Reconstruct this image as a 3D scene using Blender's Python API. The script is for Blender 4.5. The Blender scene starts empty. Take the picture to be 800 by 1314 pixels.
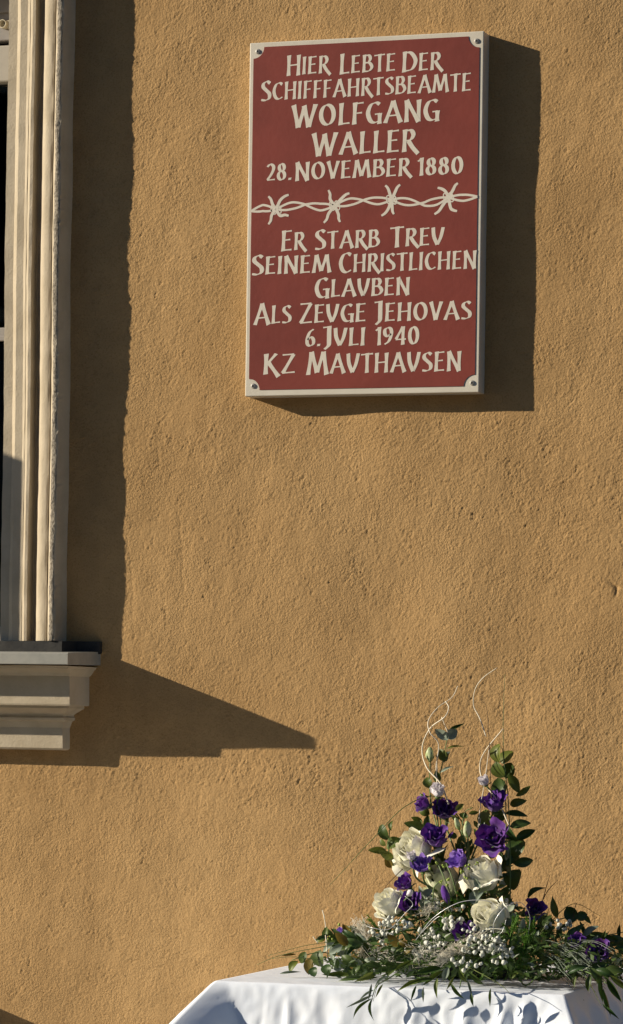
import bpy, math, random
import numpy as np
from mathutils import Vector, Matrix, noise as mnoise

C = bpy.context.scene.collection
scene = bpy.context.scene

# ------------------------------------------------------------------ camera
FPX = 4300.0; PSI = math.atan(.327); ROLL = .014; CX, CY = 400.0, 922.0
s_, c_ = math.sin(PSI), math.cos(PSI)
FWD = Vector((-s_, c_, 0)); R0 = Vector((c_, s_, 0)); U0 = Vector((0, 0, 1))
RT = R0*math.cos(ROLL) + U0*math.sin(ROLL)
UP = U0*math.cos(ROLL) - R0*math.sin(ROLL)
CAM = Vector((1.6739, -5.3760, 1.18))
cam = bpy.data.cameras.new('camera'); camo = bpy.data.objects.new('camera', cam); C.objects.link(camo)
M3 = Matrix((RT, UP, -FWD)).transposed()
camo.matrix_world = Matrix.Translation(CAM) @ M3.to_4x4()
cam.sensor_fit = 'AUTO'; cam.sensor_width = 36; cam.lens = FPX/1314*36
cam.shift_y = (CY-657)/1314; cam.clip_start = .05; cam.clip_end = 2000
scene.camera = camo

# ------------------------------------------------------------------ light
SUN = Vector((2.65, 1.0, -.93)).normalized()          # direction the light travels
el = math.asin(-SUN.z); az = math.atan2(-SUN.x, -SUN.y)
w = bpy.data.worlds.new('World'); scene.world = w; w.use_nodes = True
nt = w.node_tree; nt.nodes.clear()
sky = nt.nodes.new('ShaderNodeTexSky'); sky.sky_type = 'NISHITA'; sky.sun_disc = False
sky.sun_elevation = el; sky.sun_rotation = az % (2*math.pi); sky.dust_density = .3; sky.ozone_density = 4.5
bg = nt.nodes.new('ShaderNodeBackground'); bg.inputs[1].default_value = .06
wo = nt.nodes.new('ShaderNodeOutputWorld')
nt.links.new(sky.outputs[0], bg.inputs[0]); nt.links.new(bg.outputs[0], wo.inputs[0])
sl = bpy.data.lights.new('sun', 'SUN'); sl.energy = 5.0; sl.angle = math.radians(.5); sl.color = (1, .89, .72)
so = bpy.data.objects.new('sun', sl); C.objects.link(so)
so.rotation_euler = SUN.to_track_quat('-Z', 'Y').to_euler()
vs = scene.view_settings
vs.view_transform = 'Standard'; vs.look = 'None'; vs.gamma = 1; vs.exposure = .43; vs.use_curve_mapping = False
scene.cycles.max_bounces = 8; scene.cycles.transparent_max_bounces = 12

rnd = random.Random(7)
rng = np.random.default_rng(5)

def at(px, py, h=0.0):
    """the point of the place seen at (px,py) of the 800x1314 photograph, h metres in front of the wall plane"""
    d = FWD + RT*((px-CX)/FPX) + UP*((CY-py)/FPX)
    return CAM + d*((-h-CAM.y)/d.y)
def pxm(h): return FPX/((Vector((0, -h, 1)) - CAM).dot(FWD))   # pixels per metre

# ------------------------------------------------------------------ helpers
def obj(name, me, mat=None, parent=None, label=None, kind=None, smooth=False):
    if mat is not None and not me.materials: me.materials.append(mat)
    o = bpy.data.objects.new(name, me); C.objects.link(o)
    if parent: o.parent = parent
    if label: o['label'] = label
    if kind: o['kind'] = kind
    if smooth: me.polygons.foreach_set('use_smooth', [True]*len(me.polygons))
    return o
def thing(name, label, cat, loc=(0, 0, 0), group=None):
    o = bpy.data.objects.new(name, None); C.objects.link(o); o.location = loc
    o['label'] = label; o['category'] = cat; o.empty_display_size = .05
    if group: o['group'] = group
    return o
def mesh(name, V, Fc):
    me = bpy.data.meshes.new(name); me.from_pydata([tuple(v) for v in V], [], Fc); me.update(); return me
def np_grid(name, P, mask=None):
    """P (n,m,3) -> quad mesh"""
    n, m = P.shape[:2]
    idx = np.arange(n*m).reshape(n, m)
    q = np.stack([idx[:-1, :-1], idx[:-1, 1:], idx[1:, 1:], idx[1:, :-1]], -1).reshape(-1, 4)
    if mask is not None: q = q[mask.reshape(-1)]
    me = bpy.data.meshes.new(name)
    me.vertices.add(n*m); me.vertices.foreach_set('co', P.reshape(-1).astype(np.float32))
    me.loops.add(q.size); me.loops.foreach_set('vertex_index', q.reshape(-1).astype(np.int32))
    me.polygons.add(len(q)); me.polygons.foreach_set('loop_start', np.arange(0, q.size, 4, dtype=np.int32))
    me.polygons.foreach_set('use_smooth', np.ones(len(q), bool))
    me.update(calc_edges=True); me.validate(); return me
class MB:
    def __init__(s): s.V = []; s.F = []
    def add(s, V, F):
        b = len(s.V); s.V += [Vector(v) for v in V]; s.F += [tuple(i+b for i in f) for f in F]
    def box(s, a, b):
        (x0, y0, z0), (x1, y1, z1) = a, b
        s.add([(x0,y0,z0),(x1,y0,z0),(x1,y1,z0),(x0,y1,z0),(x0,y0,z1),(x1,y0,z1),(x1,y1,z1),(x0,y1,z1)],
              [(0,3,2,1),(4,5,6,7),(0,1,5,4),(1,2,6,5),(2,3,7,6),(3,0,4,7)])
    def tube(s, P, r, n=6, r1=None, cap=True):
        P = [Vector(p) for p in P]; k = len(P); r1 = r if r1 is None else r1
        V = []; prev = None
        for i, p in enumerate(P):
            t = (P[min(i+1, k-1)]-P[max(i-1, 0)]).normalized()
            if prev is None:
                a = t.orthogonal().normalized()
            else:
                a = (prev - t*prev.dot(t)).normalized()
            prev = a; b = t.cross(a); rr = r+(r1-r)*i/(k-1)
            for j in range(n):
                an = 2*math.pi*j/n; V.append(p+(a*math.cos(an)+b*math.sin(an))*rr)
        F = [(i*n+j, i*n+(j+1) % n, (i+1)*n+(j+1) % n, (i+1)*n+j) for i in range(k-1) for j in range(n)]
        if cap: F += [tuple(range(n-1, -1, -1)), tuple((k-1)*n+j for j in range(n))]
        s.add(V, F)
    def ball(s, c, r, seg=7, rings=5, jit=0):
        V = []; 
        for i in range(rings+1):
            th = math.pi*i/rings
            for j in range(seg):
                ph = 2*math.pi*j/seg
                q = r*(1+jit*rnd.uniform(-1, 1))
                V.append((c[0]+q*math.sin(th)*math.cos(ph), c[1]+q*math.sin(th)*math.sin(ph), c[2]+q*math.cos(th)))
        F = [(i*seg+j, (i+1)*seg+j, (i+1)*seg+(j+1) % seg, i*seg+(j+1) % seg) for i in range(rings) for j in range(seg)]
        s.add(V, F)
    def build(s, name, mat, parent=None, smooth=False, **k):
        return obj(name, mesh(name, s.V, s.F), mat, parent, smooth=smooth, **k)
def bezel(o, w=.002, seg=2):
    m = o.modifiers.new('bevel', 'BEVEL'); m.width = w; m.segments = seg; m.limit_method = 'ANGLE'; return o
def crom(P, n=8):
    P = [Vector(p) for p in P]; Q = [P[0]*2-P[1]]+P+[P[-1]*2-P[-2]]; out = []
    for i in range(1, len(Q)-2):
        a, b, c, d = Q[i-1:i+3]
        for k in range(n):
            t = k/n
            out.append(.5*((2*b)+(c-a)*t+(2*a-5*b+4*c-d)*t*t+(3*b-a-3*c+d)*t**3))
    return out+[P[-1]]

# ------------------------------------------------------------------ materials
def mat(name, col, rough=.7, col2=None, scale=8, bump=0, bscale=60, detail=4, spec=.4, metal=0, trans=0, sheen=0,
        pos='Object', randv=0, stretch=(1, 1, 1), cut=(.35, .65), bdist=.001):
    m = bpy.data.materials.new(name); m.use_nodes = True; t = m.node_tree; N = t.nodes; L = t.links
    b = N['Principled BSDF']; out = N['Material Output']
    b.inputs['Roughness'].default_value = rough; b.inputs['Metallic'].default_value = metal
    b.inputs['Specular IOR Level'].default_value = spec
    if sheen: b.inputs['Sheen Weight'].default_value = sheen
    co = N.new('ShaderNodeTexCoord'); mp = N.new('ShaderNodeMapping'); mp.inputs['Scale'].default_value = stretch
    L.new(co.outputs[pos], mp.inputs[0])
    src = None
    if col2 is not None:
        n = N.new('ShaderNodeTexNoise'); n.inputs['Scale'].default_value = scale; n.inputs['Detail'].default_value = detail
        n.inputs['Roughness'].default_value = .6
        L.new(mp.outputs[0], n.inputs['Vector'])
        r = N.new('ShaderNodeValToRGB'); r.color_ramp.elements[0].position = cut[0]; r.color_ramp.elements[1].position = cut[1]
        r.color_ramp.elements[0].color = (*col, 1); r.color_ramp.elements[1].color = (*col2, 1)
        L.new(n.outputs['Fac'], r.inputs[0]); src = r.outputs[0]
    else:
        rg = N.new('ShaderNodeRGB'); rg.outputs[0].default_value = (*col, 1); src = rg.outputs[0]
    if randv:
        oi = N.new('ShaderNodeObjectInfo'); hs = N.new('ShaderNodeHueSaturation')
        mr = N.new('ShaderNodeMapRange'); mr.inputs[3].default_value = 1-randv; mr.inputs[4].default_value = 1+randv
        L.new(oi.outputs['Random'], mr.inputs[0]); L.new(mr.outputs[0], hs.inputs['Value'])
        mr2 = N.new('ShaderNodeMapRange'); mr2.inputs[3].default_value = .5+randv*.09; mr2.inputs[4].default_value = .5-randv*.07
        L.new(oi.outputs['Random'], mr2.inputs[0]); L.new(mr2.outputs[0], hs.inputs['Hue'])
        L.new(src, hs.inputs['Color']); src = hs.outputs[0]
    L.new(src, b.inputs['Base Color'])
    if bump:
        n2 = N.new('ShaderNodeTexNoise'); n2.inputs['Scale'].default_value = bscale; n2.inputs['Detail'].default_value = 6
        L.new(mp.outputs[0], n2.inputs['Vector'])
        bp = N.new('ShaderNodeBump'); bp.inputs['Strength'].default_value = bump; bp.inputs['Distance'].default_value = bdist
        L.new(n2.outputs['Fac'], bp.inputs['Height']); L.new(bp.outputs[0], b.inputs['Normal'])
    if trans:
        tr = N.new('ShaderNodeBsdfTranslucent'); L.new(src, tr.inputs[0]); mx = N.new('ShaderNodeMixShader')
        mx.inputs[0].default_value = trans
        L.new(b.outputs[0], mx.inputs[1]); L.new(tr.outputs[0], mx.inputs[2]); L.new(mx.outputs[0], out.inputs[0])
    return m

def wall_material():
    m = bpy.data.materials.new('ochre_render'); m.use_nodes = True; t = m.node_tree; N = t.nodes; L = t.links
    b = N['Principled BSDF']; b.inputs['Roughness'].default_value = .92; b.inputs['Specular IOR Level'].default_value = .15
    co = N.new('ShaderNodeTexCoord')
    def nz(sc, det, ro=.6):
        n = N.new('ShaderNodeTexNoise'); n.inputs['Scale'].default_value = sc; n.inputs['Detail'].default_value = det
        n.inputs['Roughness'].default_value = ro; L.new(co.outputs['Object'], n.inputs['Vector']); return n
    def ramp(n, a, b_, p0, p1):
        r = N.new('ShaderNodeValToRGB'); r.color_ramp.elements[0].position = p0; r.color_ramp.elements[1].position = p1
        r.color_ramp.elements[0].color = (*a, 1); r.color_ramp.elements[1].color = (*b_, 1); L.new(n.outputs['Fac'], r.inputs[0]); return r
    big = ramp(nz(2.3, 5), (.425, .265, .116), (.495, .318, .145), .36, .64)
    fine = ramp(nz(330, 4, .7), (.70, .66, .61), (1.0, 1.0, 1.0), .30, .50)
    mid = ramp(nz(28, 5), (.93, .92, .90), (1.03, 1.02, 1.0), .35, .62)
    m1 = N.new('ShaderNodeMixRGB'); m1.blend_type = 'MULTIPLY'; m1.inputs[0].default_value = 1
    m2 = N.new('ShaderNodeMixRGB'); m2.blend_type = 'MULTIPLY'; m2.inputs[0].default_value = 1
    L.new(big.outputs[0], m1.inputs[1]); L.new(fine.outputs[0], m1.inputs[2])
    L.new(m1.outputs[0], m2.inputs[1]); L.new(mid.outputs[0], m2.inputs[2]); sm = N.new('ShaderNodeMapping'); sm.inputs['Scale'].default_value = (9, 1, .9); L.new(co.outputs['Object'], sm.inputs[0])
    sn = N.new('ShaderNodeTexNoise'); sn.inputs['Scale'].default_value = 2.2; sn.inputs['Detail'].default_value = 6; L.new(sm.outputs[0], sn.inputs['Vector'])
    sr = ramp(sn, (.86, .85, .84), (1, 1, 1), .30, .52); m3 = N.new('ShaderNodeMixRGB'); m3.blend_type = 'MULTIPLY'; m3.inputs[0].default_value = .55
    L.new(m2.outputs[0], m3.inputs[1]); L.new(sr.outputs[0], m3.inputs[2]); L.new(m3.outputs[0], b.inputs['Base Color'])
    msk = N.new('ShaderNodeMapRange'); msk.inputs[1].default_value = .35; msk.inputs[2].default_value = .65; msk.inputs[3].default_value = .40; msk.inputs[4].default_value = .95
    L.new(nz(11, 4).outputs['Fac'], msk.inputs[0]); bn = nz(300, 4, .6); bp = N.new('ShaderNodeBump'); bp.inputs['Strength'].default_value = .7; bp.inputs['Distance'].default_value = .0025
    L.new(msk.outputs[0], bp.inputs['Strength']); L.new(bn.outputs['Fac'], bp.inputs['Height']); L.new(bp.outputs[0], b.inputs['Normal'])
    return m
M = {}
M['wall'] = wall_material()
M['stone'] = mat('cream_painted_stone', (.415, .345, .24), .88, (.49, .415, .30), 22, .8, 240, bdist=.0008, cut=(.3, .6))
M['rough_stone'] = mat('weathered_edge_stone', (.15, .125, .095), .95, (.40, .35, .27), 420, 1, 600, stretch=(1, 1, .45), bdist=.0015, cut=(.38, .6))
M['lead'] = mat('dark_sheet_lead', (.010, .010, .010), .8, (.028, .026, .022), 60, .4, 200, spec=.5)
M['zinc'] = mat('painted_zinc_flashing', (.25, .25, .22), .6, (.32, .31, .27), 30, .2, 200, spec=.5)
M['frame'] = mat('window_frame_paint', (.36, .33, .28), .5, (.42, .39, .33), 12, .1, 90)
M['greybox'] = mat('grey_blind_metal', (.27, .25, .23), .45, (.32, .30, .28), 20, 0, spec=.5)
M['ivory'] = mat('ivory_plastic', (.62, .56, .42), .4)
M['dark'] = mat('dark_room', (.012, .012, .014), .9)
M['plaqueedge'] = mat('cream_enamel', (.60, .55, .45), .5, (.66, .61, .51), 22, .12, 300, spec=.35)
M['letter'] = mat('cream_lettering', (.64, .585, .49), .5, (.70, .65, .55), 55, .12, 500, spec=.35)
M['red'] = mat('dark_red_enamel', (.175, .035, .025), .45, (.225, .045, .032), 9, .25, 90, spec=.35)
M['screw'] = mat('steel_screw', (.40, .38, .34), .4, metal=.35)
M['cloth'] = mat('white_linen', (.84, .90, .99), .85, (.88, .93, 1.0), 30, .35, 900, spec=.15, trans=.03, bdist=.0006)
M['wood'] = mat('table_wood', (.20, .11, .05), .6, (.28, .16, .08), 20, .2, 80, stretch=(1, 8, 1))
M['rose'] = mat('ivory_petal', (.92, .90, .73), .5, (.95, .94, .83), 60, .1, 300, trans=.12, spec=.25)
M['rosegreen'] = mat('greenish_white_petal', (.62, .66, .44), .55, (.78, .78, .60), 60, .1, 300, trans=.22, spec=.25)
M['purple'] = mat('violet_petal', (.085, .018, .215), .6, (.15, .038, .34), 70, .15, 300, trans=.2, sheen=.3, spec=.25, randv=.25)
M['lilac'] = mat('lilac_petal', (.24, .12, .55), .6, (.42, .28, .70), 70, .15, 300, trans=.22, spec=.25)
M['palelilac'] = mat('pale_lilac_petal', (.72, .68, .72), .6, (.84, .81, .84), 70, .1, 300, trans=.25, spec=.25)
M['leaf'] = mat('green_leaf', (.072, .105, .016), .45, (.115, .150, .026), 30, .15, 160, trans=.25, randv=.35)
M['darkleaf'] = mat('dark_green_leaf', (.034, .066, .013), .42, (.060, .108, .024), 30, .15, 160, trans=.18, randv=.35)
M['grey'] = mat('silver_green_leaf', (.20, .25, .18), .6, (.29, .34, .26), 30, .15, 160, trans=.15, randv=.3)
M['rust'] = mat('rusty_green_leaf', (.24, .13, .02), .5, (.10, .12, .02), 35, .15, 160, trans=.3)
M['fern'] = mat('fresh_fern', (.07, .18, .02), .5, (.13, .26, .035), 30, trans=.3)
M['stem'] = mat('green_stem', (.09, .15, .04), .5, (.13, .20, .06), 40)
M['twig'] = mat('brown_twig', (.10, .06, .03), .8, (.15, .09, .05), 40)
M['cane'] = mat('bleached_cane', (.72, .64, .48), .5, (.80, .72, .56), 40)
M['silver'] = mat('silver_wire', (.62, .63, .64), .3, metal=.3)
M['berry'] = mat('pale_grey_berry', (.52, .54, .46), .9, (.78, .79, .72), 260, .8, 900, spec=.2)
M['wisp'] = mat('straw_fibre', (.74, .70, .58), .7, (.86, .83, .72), 50, trans=.2)
M['bud'] = mat('green_white_bud', (.40, .50, .20), .5, (.70, .74, .50), 60, trans=.2)
M['lime'] = mat('lime_bud', (.30, .42, .06), .5, (.42, .52, .12), 60, trans=.2)
M['moss'] = mat('dark_foam', (.015, .025, .010), .95, (.03, .045, .015), 60, 1, 200)
M['paving'] = mat('grey_paving', (.10, .10, .095), .9, (.15, .145, .14), 4, .4, 60)
M['ground'] = mat('asphalt_ground', (.05, .05, .05), .95, (.07, .068, .064), 3, .4, 80)
M['pot'] = mat('dark_bowl', (.03, .035, .03), .4)
def glass_mat():
    m = bpy.data.materials.new('window_glass'); m.use_nodes = True; t = m.node_tree; N = t.nodes; L = t.links
    N.remove(N['Principled BSDF']); g = N.new('ShaderNodeBsdfGlossy'); g.inputs['Roughness'].default_value = .02
    tr = N.new('ShaderNodeBsdfTransparent'); tr.inputs[0].default_value = (.8, .84, .85, 1)
    fr = N.new('ShaderNodeFresnel'); fr.inputs[0].default_value = 1.5; mx = N.new('ShaderNodeMixShader')
    L.new(fr.outputs[0], mx.inputs[0]); L.new(tr.outputs[0], mx.inputs[1]); L.new(g.outputs[0], mx.inputs[2])
    L.new(mx.outputs[0], N['Material Output'].inputs[0]); return m
M['glass'] = glass_mat()

# ------------------------------------------------------------------ ground
def sheet(name, x0, x1, y0, y1, z, m):
    o = obj(name, mesh(name, [(x0, y0, z), (x1, y0, z), (x1, y1, z), (x0, y1, z)], [(0, 1, 2, 3)]), m); o['kind'] = 'structure'; return o
sheet('ground', -600, 600, -600, 600, -.12, M['ground'])
pv = MB()
for i in range(-14, 15):
    for j in range(6):
        x = i*.5+rnd.uniform(-.002, .002); y = -j*.5-.02
        pv.box((x+.004, y-.494, -.14), (x+.496, y-.004, rnd.uniform(-.003, .001)))
bezel(pv.build('pavement', M['paving'], kind='structure'), .006)

# ------------------------------------------------------------------ house: wall with real relief
house = thing('house', 'ochre rendered house wall with the moulded cream window surround at its left', 'house')
def band(n, m, lam0, lam1, step, ang=None, an=1.0, seed=0):
    r = np.random.default_rng(seed); a = r.standard_normal((n, m)); Fq = np.fft.rfft2(a)
    fz = np.fft.fftfreq(n, step)[:, None]; fx = np.fft.rfftfreq(m, step)[None, :]
    if ang is not None:
        ca, sa = math.cos(ang), math.sin(ang); u = fx*ca+fz*sa; v = -fx*sa+fz*ca; k = np.sqrt((u*an)**2+v**2)
    else: k = np.sqrt(fx**2+fz**2)
    k = np.maximum(k, 1e-9); lk = np.log(k); c0 = -.5*(math.log(lam0)+math.log(lam1)); sg = .5*abs(math.log(lam1/lam0))+1e-3
    W = np.exp(-.5*((lk-c0)/sg)**2); W[0, 0] = 0
    out = np.fft.irfft2(Fq*W, s=(n, m)); return out/out.std()
STEP = .0019
xc = np.arange(-.80, .62, STEP); zc = np.arange(.55, 2.56, STEP)
nx, nz_ = len(xc), len(zc)
f = lambda a, b, **k: band(nz_, nx, a, b, STEP, **k)
low = f(.22, .5, seed=1)
XX, ZZ = np.meshgrid(xc, zc)
def blob(px, py, rx, rz): a = at(px, py); return np.exp(-((XX-a.x)/rx)**2-((ZZ-a.z)/rz)**2)
amp = np.clip(.92+.30*f(.05, .2, seed=2)+.24*f(.018, .045, seed=12)+.55*blob(640, 930, .25, .10)+.5*blob(470, 990, .30, .05)+.35*blob(720, 620, .15, .12)+.4*blob(300, 985, .3, .04)+.3*blob(230, 130, .1, .2), .25, 2.0)
grain = .75*f(.0036, .0090, seed=3)+.45*f(.0038, .016, seed=33); grain = np.where(grain > 0, grain**.85, -np.abs(grain)**1.35)
streak = f(.006, .013, ang=math.radians(58), an=2.2, seed=4)
lump = f(.012, .035, seed=5)
pits = np.clip(f(.0045, .008, seed=6)-1.7, 0, None)
trow = f(.035, .11, ang=math.radians(75), an=2.0, seed=8)
D = .0010*low + .00013*trow + .00010*lump*amp + amp*(.00019*grain+.00007*streak) - .0007*np.minimum(pits, 1.0)*np.clip(amp-.7, 0, 1)
# a few hairline scratches left by the trowel
XX, ZZ = np.meshgrid(xc, zc)
for (ax, ay, bx, by, dp) in [(600, 560, 655, 470, .0005), (228, 640, 236, 760, .0005), (165, 690, 172, 820, .0004), (660, 300, 700, 190, .0004), (300, 980, 520, 1005, .0006), (15, 1285, 32, 1262, .0007)]:
    a = at(ax, ay); b_ = at(bx, by); dx, dz = b_.x-a.x, b_.z-a.z; L2 = dx*dx+dz*dz
    t = np.clip(((XX-a.x)*dx+(ZZ-a.z)*dz)/L2, 0, 1)
    wob = .002*np.interp(t, np.linspace(0, 1, 12), rng.standard_normal(12))
    dd = np.hypot(XX-a.x-t*dx+wob, ZZ-a.z-t*dz)
    D -= dp*np.exp(-(dd/.0022)**2)
# a small star-shaped chip at the right
a = at(792, 754); rr = np.hypot(XX-a.x, ZZ-a.z); th = np.arctan2(ZZ-a.z, XX-a.x)
D -= .0028*np.exp(-(rr/(.0035+.010*np.maximum(0, np.cos(1.5*(th-2.5)))**12))**2)
fade = np.clip(np.minimum(np.minimum((XX-xc[0]), (xc[-1]-XX)), np.minimum(ZZ-zc[0], zc[-1]-ZZ))/.06, 0, 1)
D *= fade
X_OP0, X_OP1, Z_OP0, Z_OP1 = -1.62, at(16, 657, .01).x, 1.28, 2.50
xl = np.array([-5, -4, -3, -2.4, X_OP0, -1.2, -.9]); xr = np.array([.66, .8, 1.2, 2, 3, 5])
zl = np.array([0, .15, .3, .45]); zr = np.array([2.6, 2.8, 3.2, 4, 5, 6.2])
X = np.concatenate([xl, xc, xr]); Z = np.concatenate([zl, zc, zr])
P = np.zeros((len(Z), len(X), 3)); P[..., 0] = X[None]; P[..., 2] = Z[:, None]
P[len(zl):len(zl)+nz_, len(xl):len(xl)+nx, 1] = -D
xm = .5*(X[1:]+X[:-1])[None]; zm = .5*(Z[1:]+Z[:-1])[:, None]
keep = ~((xm > X_OP0) & (xm < X_OP1) & (zm > Z_OP0) & (zm < Z_OP1))
obj('wall', np_grid('wall', P, keep), M['wall'], house)
wb = MB(); wb.box((-5, .02, 0), (X_OP0, .35, 6.2)); wb.box((X_OP1, .02, 0), (5, .35, 6.2))
wb.box((X_OP0, .02, 0), (X_OP1, .35, Z_OP0)); wb.box((X_OP0, .02, Z_OP1), (X_OP1, .35, 6.2))
wb.build('wall_core', M['stone'], house)

# ---- window surround: a moulded profile run up each side and over the head
ROW = 100
prof = []
def pp(px, h): prof.append((at(px, ROW, h).x, h))
pp(11, -.03); prof[0] = (at(11, ROW, .010).x, -.085)
for q in [(11, .010), (22.2, .010), (23.2, .0125), (26, .0165), (35.2, .0165), (36, .0185), (38.2, .0205), (38.6, .0195), (39.2, .0212), (41.3, .0245), (45, .0245)]: pp(*q)
xd = prof[-1][0]
prof += [(xd+.0005, .0235), (xd+.001, .004), (xd+.004, .001)]
xt = at(66.5, ROW, .033).x
for k in range(10):
    a = math.radians(180-9.6*k); prof.append((xt+.0185*math.cos(a)-.001, .016+.017*math.sin(a)))
pp(67.5, .0332); pp(70.2, .0325); pp(70.6, .0300); pp(71.6, .0305); pp(73, .0420)
edge0 = len(prof)-1
pp(74.5, .0436); pp(77, .0434); pp(79.2, .0430); edge1 = len(prof)-1
xo = at(80, ROW, .0425).x
prof += [(xo+.001, .041), (xo+.0035, .020), (at(96, ROW, 0).x, -.004)]
prof = np.array(prof)
def jamb(mir):
    zs = np.arange(1.3075, 2.62, .006); n = len(zs); m = len(prof)
    G = np.zeros((n, m, 3)); r = np.random.default_rng(11+mir)
    def sm(k, seed):
        a = np.random.default_rng(seed).standard_normal(n+k*4); kk = np.hanning(k); kk /= kk.sum()
        b = np.convolve(a, kk, 'same')[k*2:k*2+n]; return b/b.std()
    wob = sm(60, 1+mir)*.0006
    for j, (x, h) in enumerate(prof):
        a = .00022 if h > 0 else 0
        dx = wob+sm(9, 20+j)*a; dh = sm(11, 60+j)*a
        if edge0 <= j <= edge1+1:
            dx = dx+sm(3, 100+j)*.0005*(1 if j >= edge1 else .5)+sm(16, 140+j)*.0004; dh = dh+sm(3, 120+j)*.0005
        G[:, j, 0] = x+dx; G[:, j, 1] = -(h+dh); G[:, j, 2] = zs
    if mir: G[..., 0] = X_OP0+X_OP1-G[..., 0]; G = G[:, ::-1]
    me = np_grid('jamb_moulding', G)
    me.materials.append(M['stone']); me.materials.append(M['rough_stone'])
    jj = np.tile(np.arange(m-1), n-1)
    if mir: jj = m-2-jj
    me.polygons.foreach_set('material_index', ((jj >= edge0) & (jj < edge1)).astype(np.int32))
    me.polygons.foreach_set('use_smooth', np.isin(jj, range(13, 25)).astype(bool) | ((jj >= edge0) & (jj < edge1)))
    return obj('jamb_moulding', me, None, house)
jamb(0); jamb(1)
# head moulding: same profile turned over the top
hb = MB(); x0, x1 = X_OP0, X_OP1
q = [(x-prof[1][0], h) for x, h in prof]
V = []; Fh = []
for (d, h) in q: V += [(x0-d, -h, Z_OP1-.01+d), (x1+d, -h, Z_OP1-.01+d)]
for k in range(len(q)-1): Fh.append((2*k, 2*k+1, 2*k+3, 2*k+2))
hb.add(V, Fh); hb.build('head_moulding', M['stone'], house)

# ---- sill
secs = []   # (z, h, xend)
def sp(y, h, xw, pf=None):
    xe = at(xw, y, 0).x; pxf = xw-290*h; secs.append((at(pxf, y, h).z, h, xe))
sp(854.5, .136, 126); sp(855.5, .126, 123.5); sp(858, .124, 123); sp(858.6, .118, 122); sp(861, .108, 120.5); sp(864, .100, 118.5); sp(866.5, .0965, 116.5)
sp(867.5, .0905, 115); sp(903.5, .0905, 115); sp(905.5, .0893, 114.7); sp(906, .076, 108.5); sp(909, .0755, 108.5)
sp(912, .066, 104); sp(914.5, .056, 99.5); sp(917, .050, 96); sp(919, .049, 95.5); sp(921.5, .052, 97); sp(924.5, .050, 96.5)
sp(926, .0425, 93.5); sp(931, .0375, 91.5); sp(934, .0345, 90.2); sp(960.0, .0335, 90); sp(962.0, .031, 89); sp(963, -.004, 86)
xL = X_OP0-.12
nX = 60; rows = []
for (z, h, xe) in secs:
    xl_ = X_OP0+X_OP1-xe
    row = [(xl_, .004, z)]
    for k in range(nX+1):
        x = xl_+(xe-xl_)*k/nX
        nn = mnoise.noise(Vector((x*18, z*40, 3)))*.0010 if h > 0 else 0
        row.append((x, -h-nn*.6, z+nn*.5))
    row.append((xe, .004, z)); rows.append(row)
me = np_grid('window_sill', np.array(rows)); me.polygons.foreach_set('use_smooth', [False]*len(me.polygons))
sill = obj('window_sill', me, M['stone'], house)
zt_f = at(88, 838, .145).z; zb_f = at(88, 852.3, .145).z; zt_w = at(129.5, 836.5, 0).z; xe = at(129.5, 836, 0).x; xlf = X_OP0+X_OP1-xe
fl = MB(); n = 24; V = []
for k in range(n+1):
    x = xlf+(xe-xlf)*k/n; nn = mnoise.noise(Vector((x*9, 0, 0)))*.0012
    V += [(x, .003, zt_w), (x, -.1465, zt_f+nn*.4+.001), (x, -.1495, zt_f-.0015+nn*.4), (x, -.1495+nn*.5, zb_f+nn*.4), (x, -.147, zb_f-.001+nn*.4), (x, .003, zb_f+.0008)]
Ff = [(6*k+j, 6*k+(j+1) % 6, 6*(k+1)+(j+1) % 6, 6*(k+1)+j) for k in range(n) for j in range(6)]+[tuple(range(6)), tuple(6*n+j for j in range(5, -1, -1))]
fl.add(V, Ff); fl.build('sill_flashing', M['zinc'], sill)
zu = at(128, 823, .046).z
ub = MB(); n = 90; V = []
xe2 = at(131.5, 830, 0).x; xj1 = at(93, 830, 0).x; xj0 = X_OP0+X_OP1-xj1; xl2 = X_OP0+X_OP1-xe2
for k in range(n+1):
    x = xl2+(xe2-xl2)*k/n; nn = mnoise.noise(Vector((x*60, 5, 0)))*.0012
    hh = .040 if xj0 < x < xj1 else .012
    V += [(x, .003, zt_w-.002), (x, -hh, zt_w-.004), (x, -hh+nn*.5, zu+nn*.5), (x, .003, zu+nn*.5+.001)]
Fu = [(4*k+j, 4*(k+1)+j, 4*(k+1)+(j+1) % 4, 4*k+(j+1) % 4) for k in range(n) for j in range(4)]+[(0, 1, 2, 3), (4*n+3, 4*n+2, 4*n+1, 4*n)]
ub.add(V, Fu); ub.build('sill_upstand', M['lead'], sill)
# ---- window proper, set back in the opening
WY = -.085      # h of the window plane (behind the wall)
def wpt(px, py, h=WY): return at(px, py, h)
fb = MB()
zt1 = wpt(5, 58).z; zt0 = wpt(5, 105).z
fb.box((X_OP0, .085, zt0), (X_OP1, .135, zt1)); fb.box((X_OP0, .0855, 1.305), (X_OP0+.05, .134, zt0)); fb.box((X_OP1-.05, .0855, 1.305), (X_OP1, .134, zt0))
fb.box((X_OP0+.05, .0855, 1.30), (X_OP1-.05, .134, 1.335))
wf = bezel(fb.build('window_frame', M['frame'], house), .003)
zb1, zb0 = wpt(3, 420).z, wpt(3, 438).z
tb = MB(); tb.box((X_OP0+.05, .087, zb0+.006), (X_OP1-.05, .13, zb1)); tb.box((X_OP0+.05, .082, zb0), (X_OP1-.05, .0865, zb0+.010))
bezel(tb.build('transom', M['greybox'], wf), .002)
mb = MB(); xm_ = .5*(X_OP0+X_OP1); mb.box((xm_-.03, .084, 1.335), (xm_+.03, .136, zt0)); bezel(mb.build('mullion', M['frame'], wf), .003)
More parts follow.
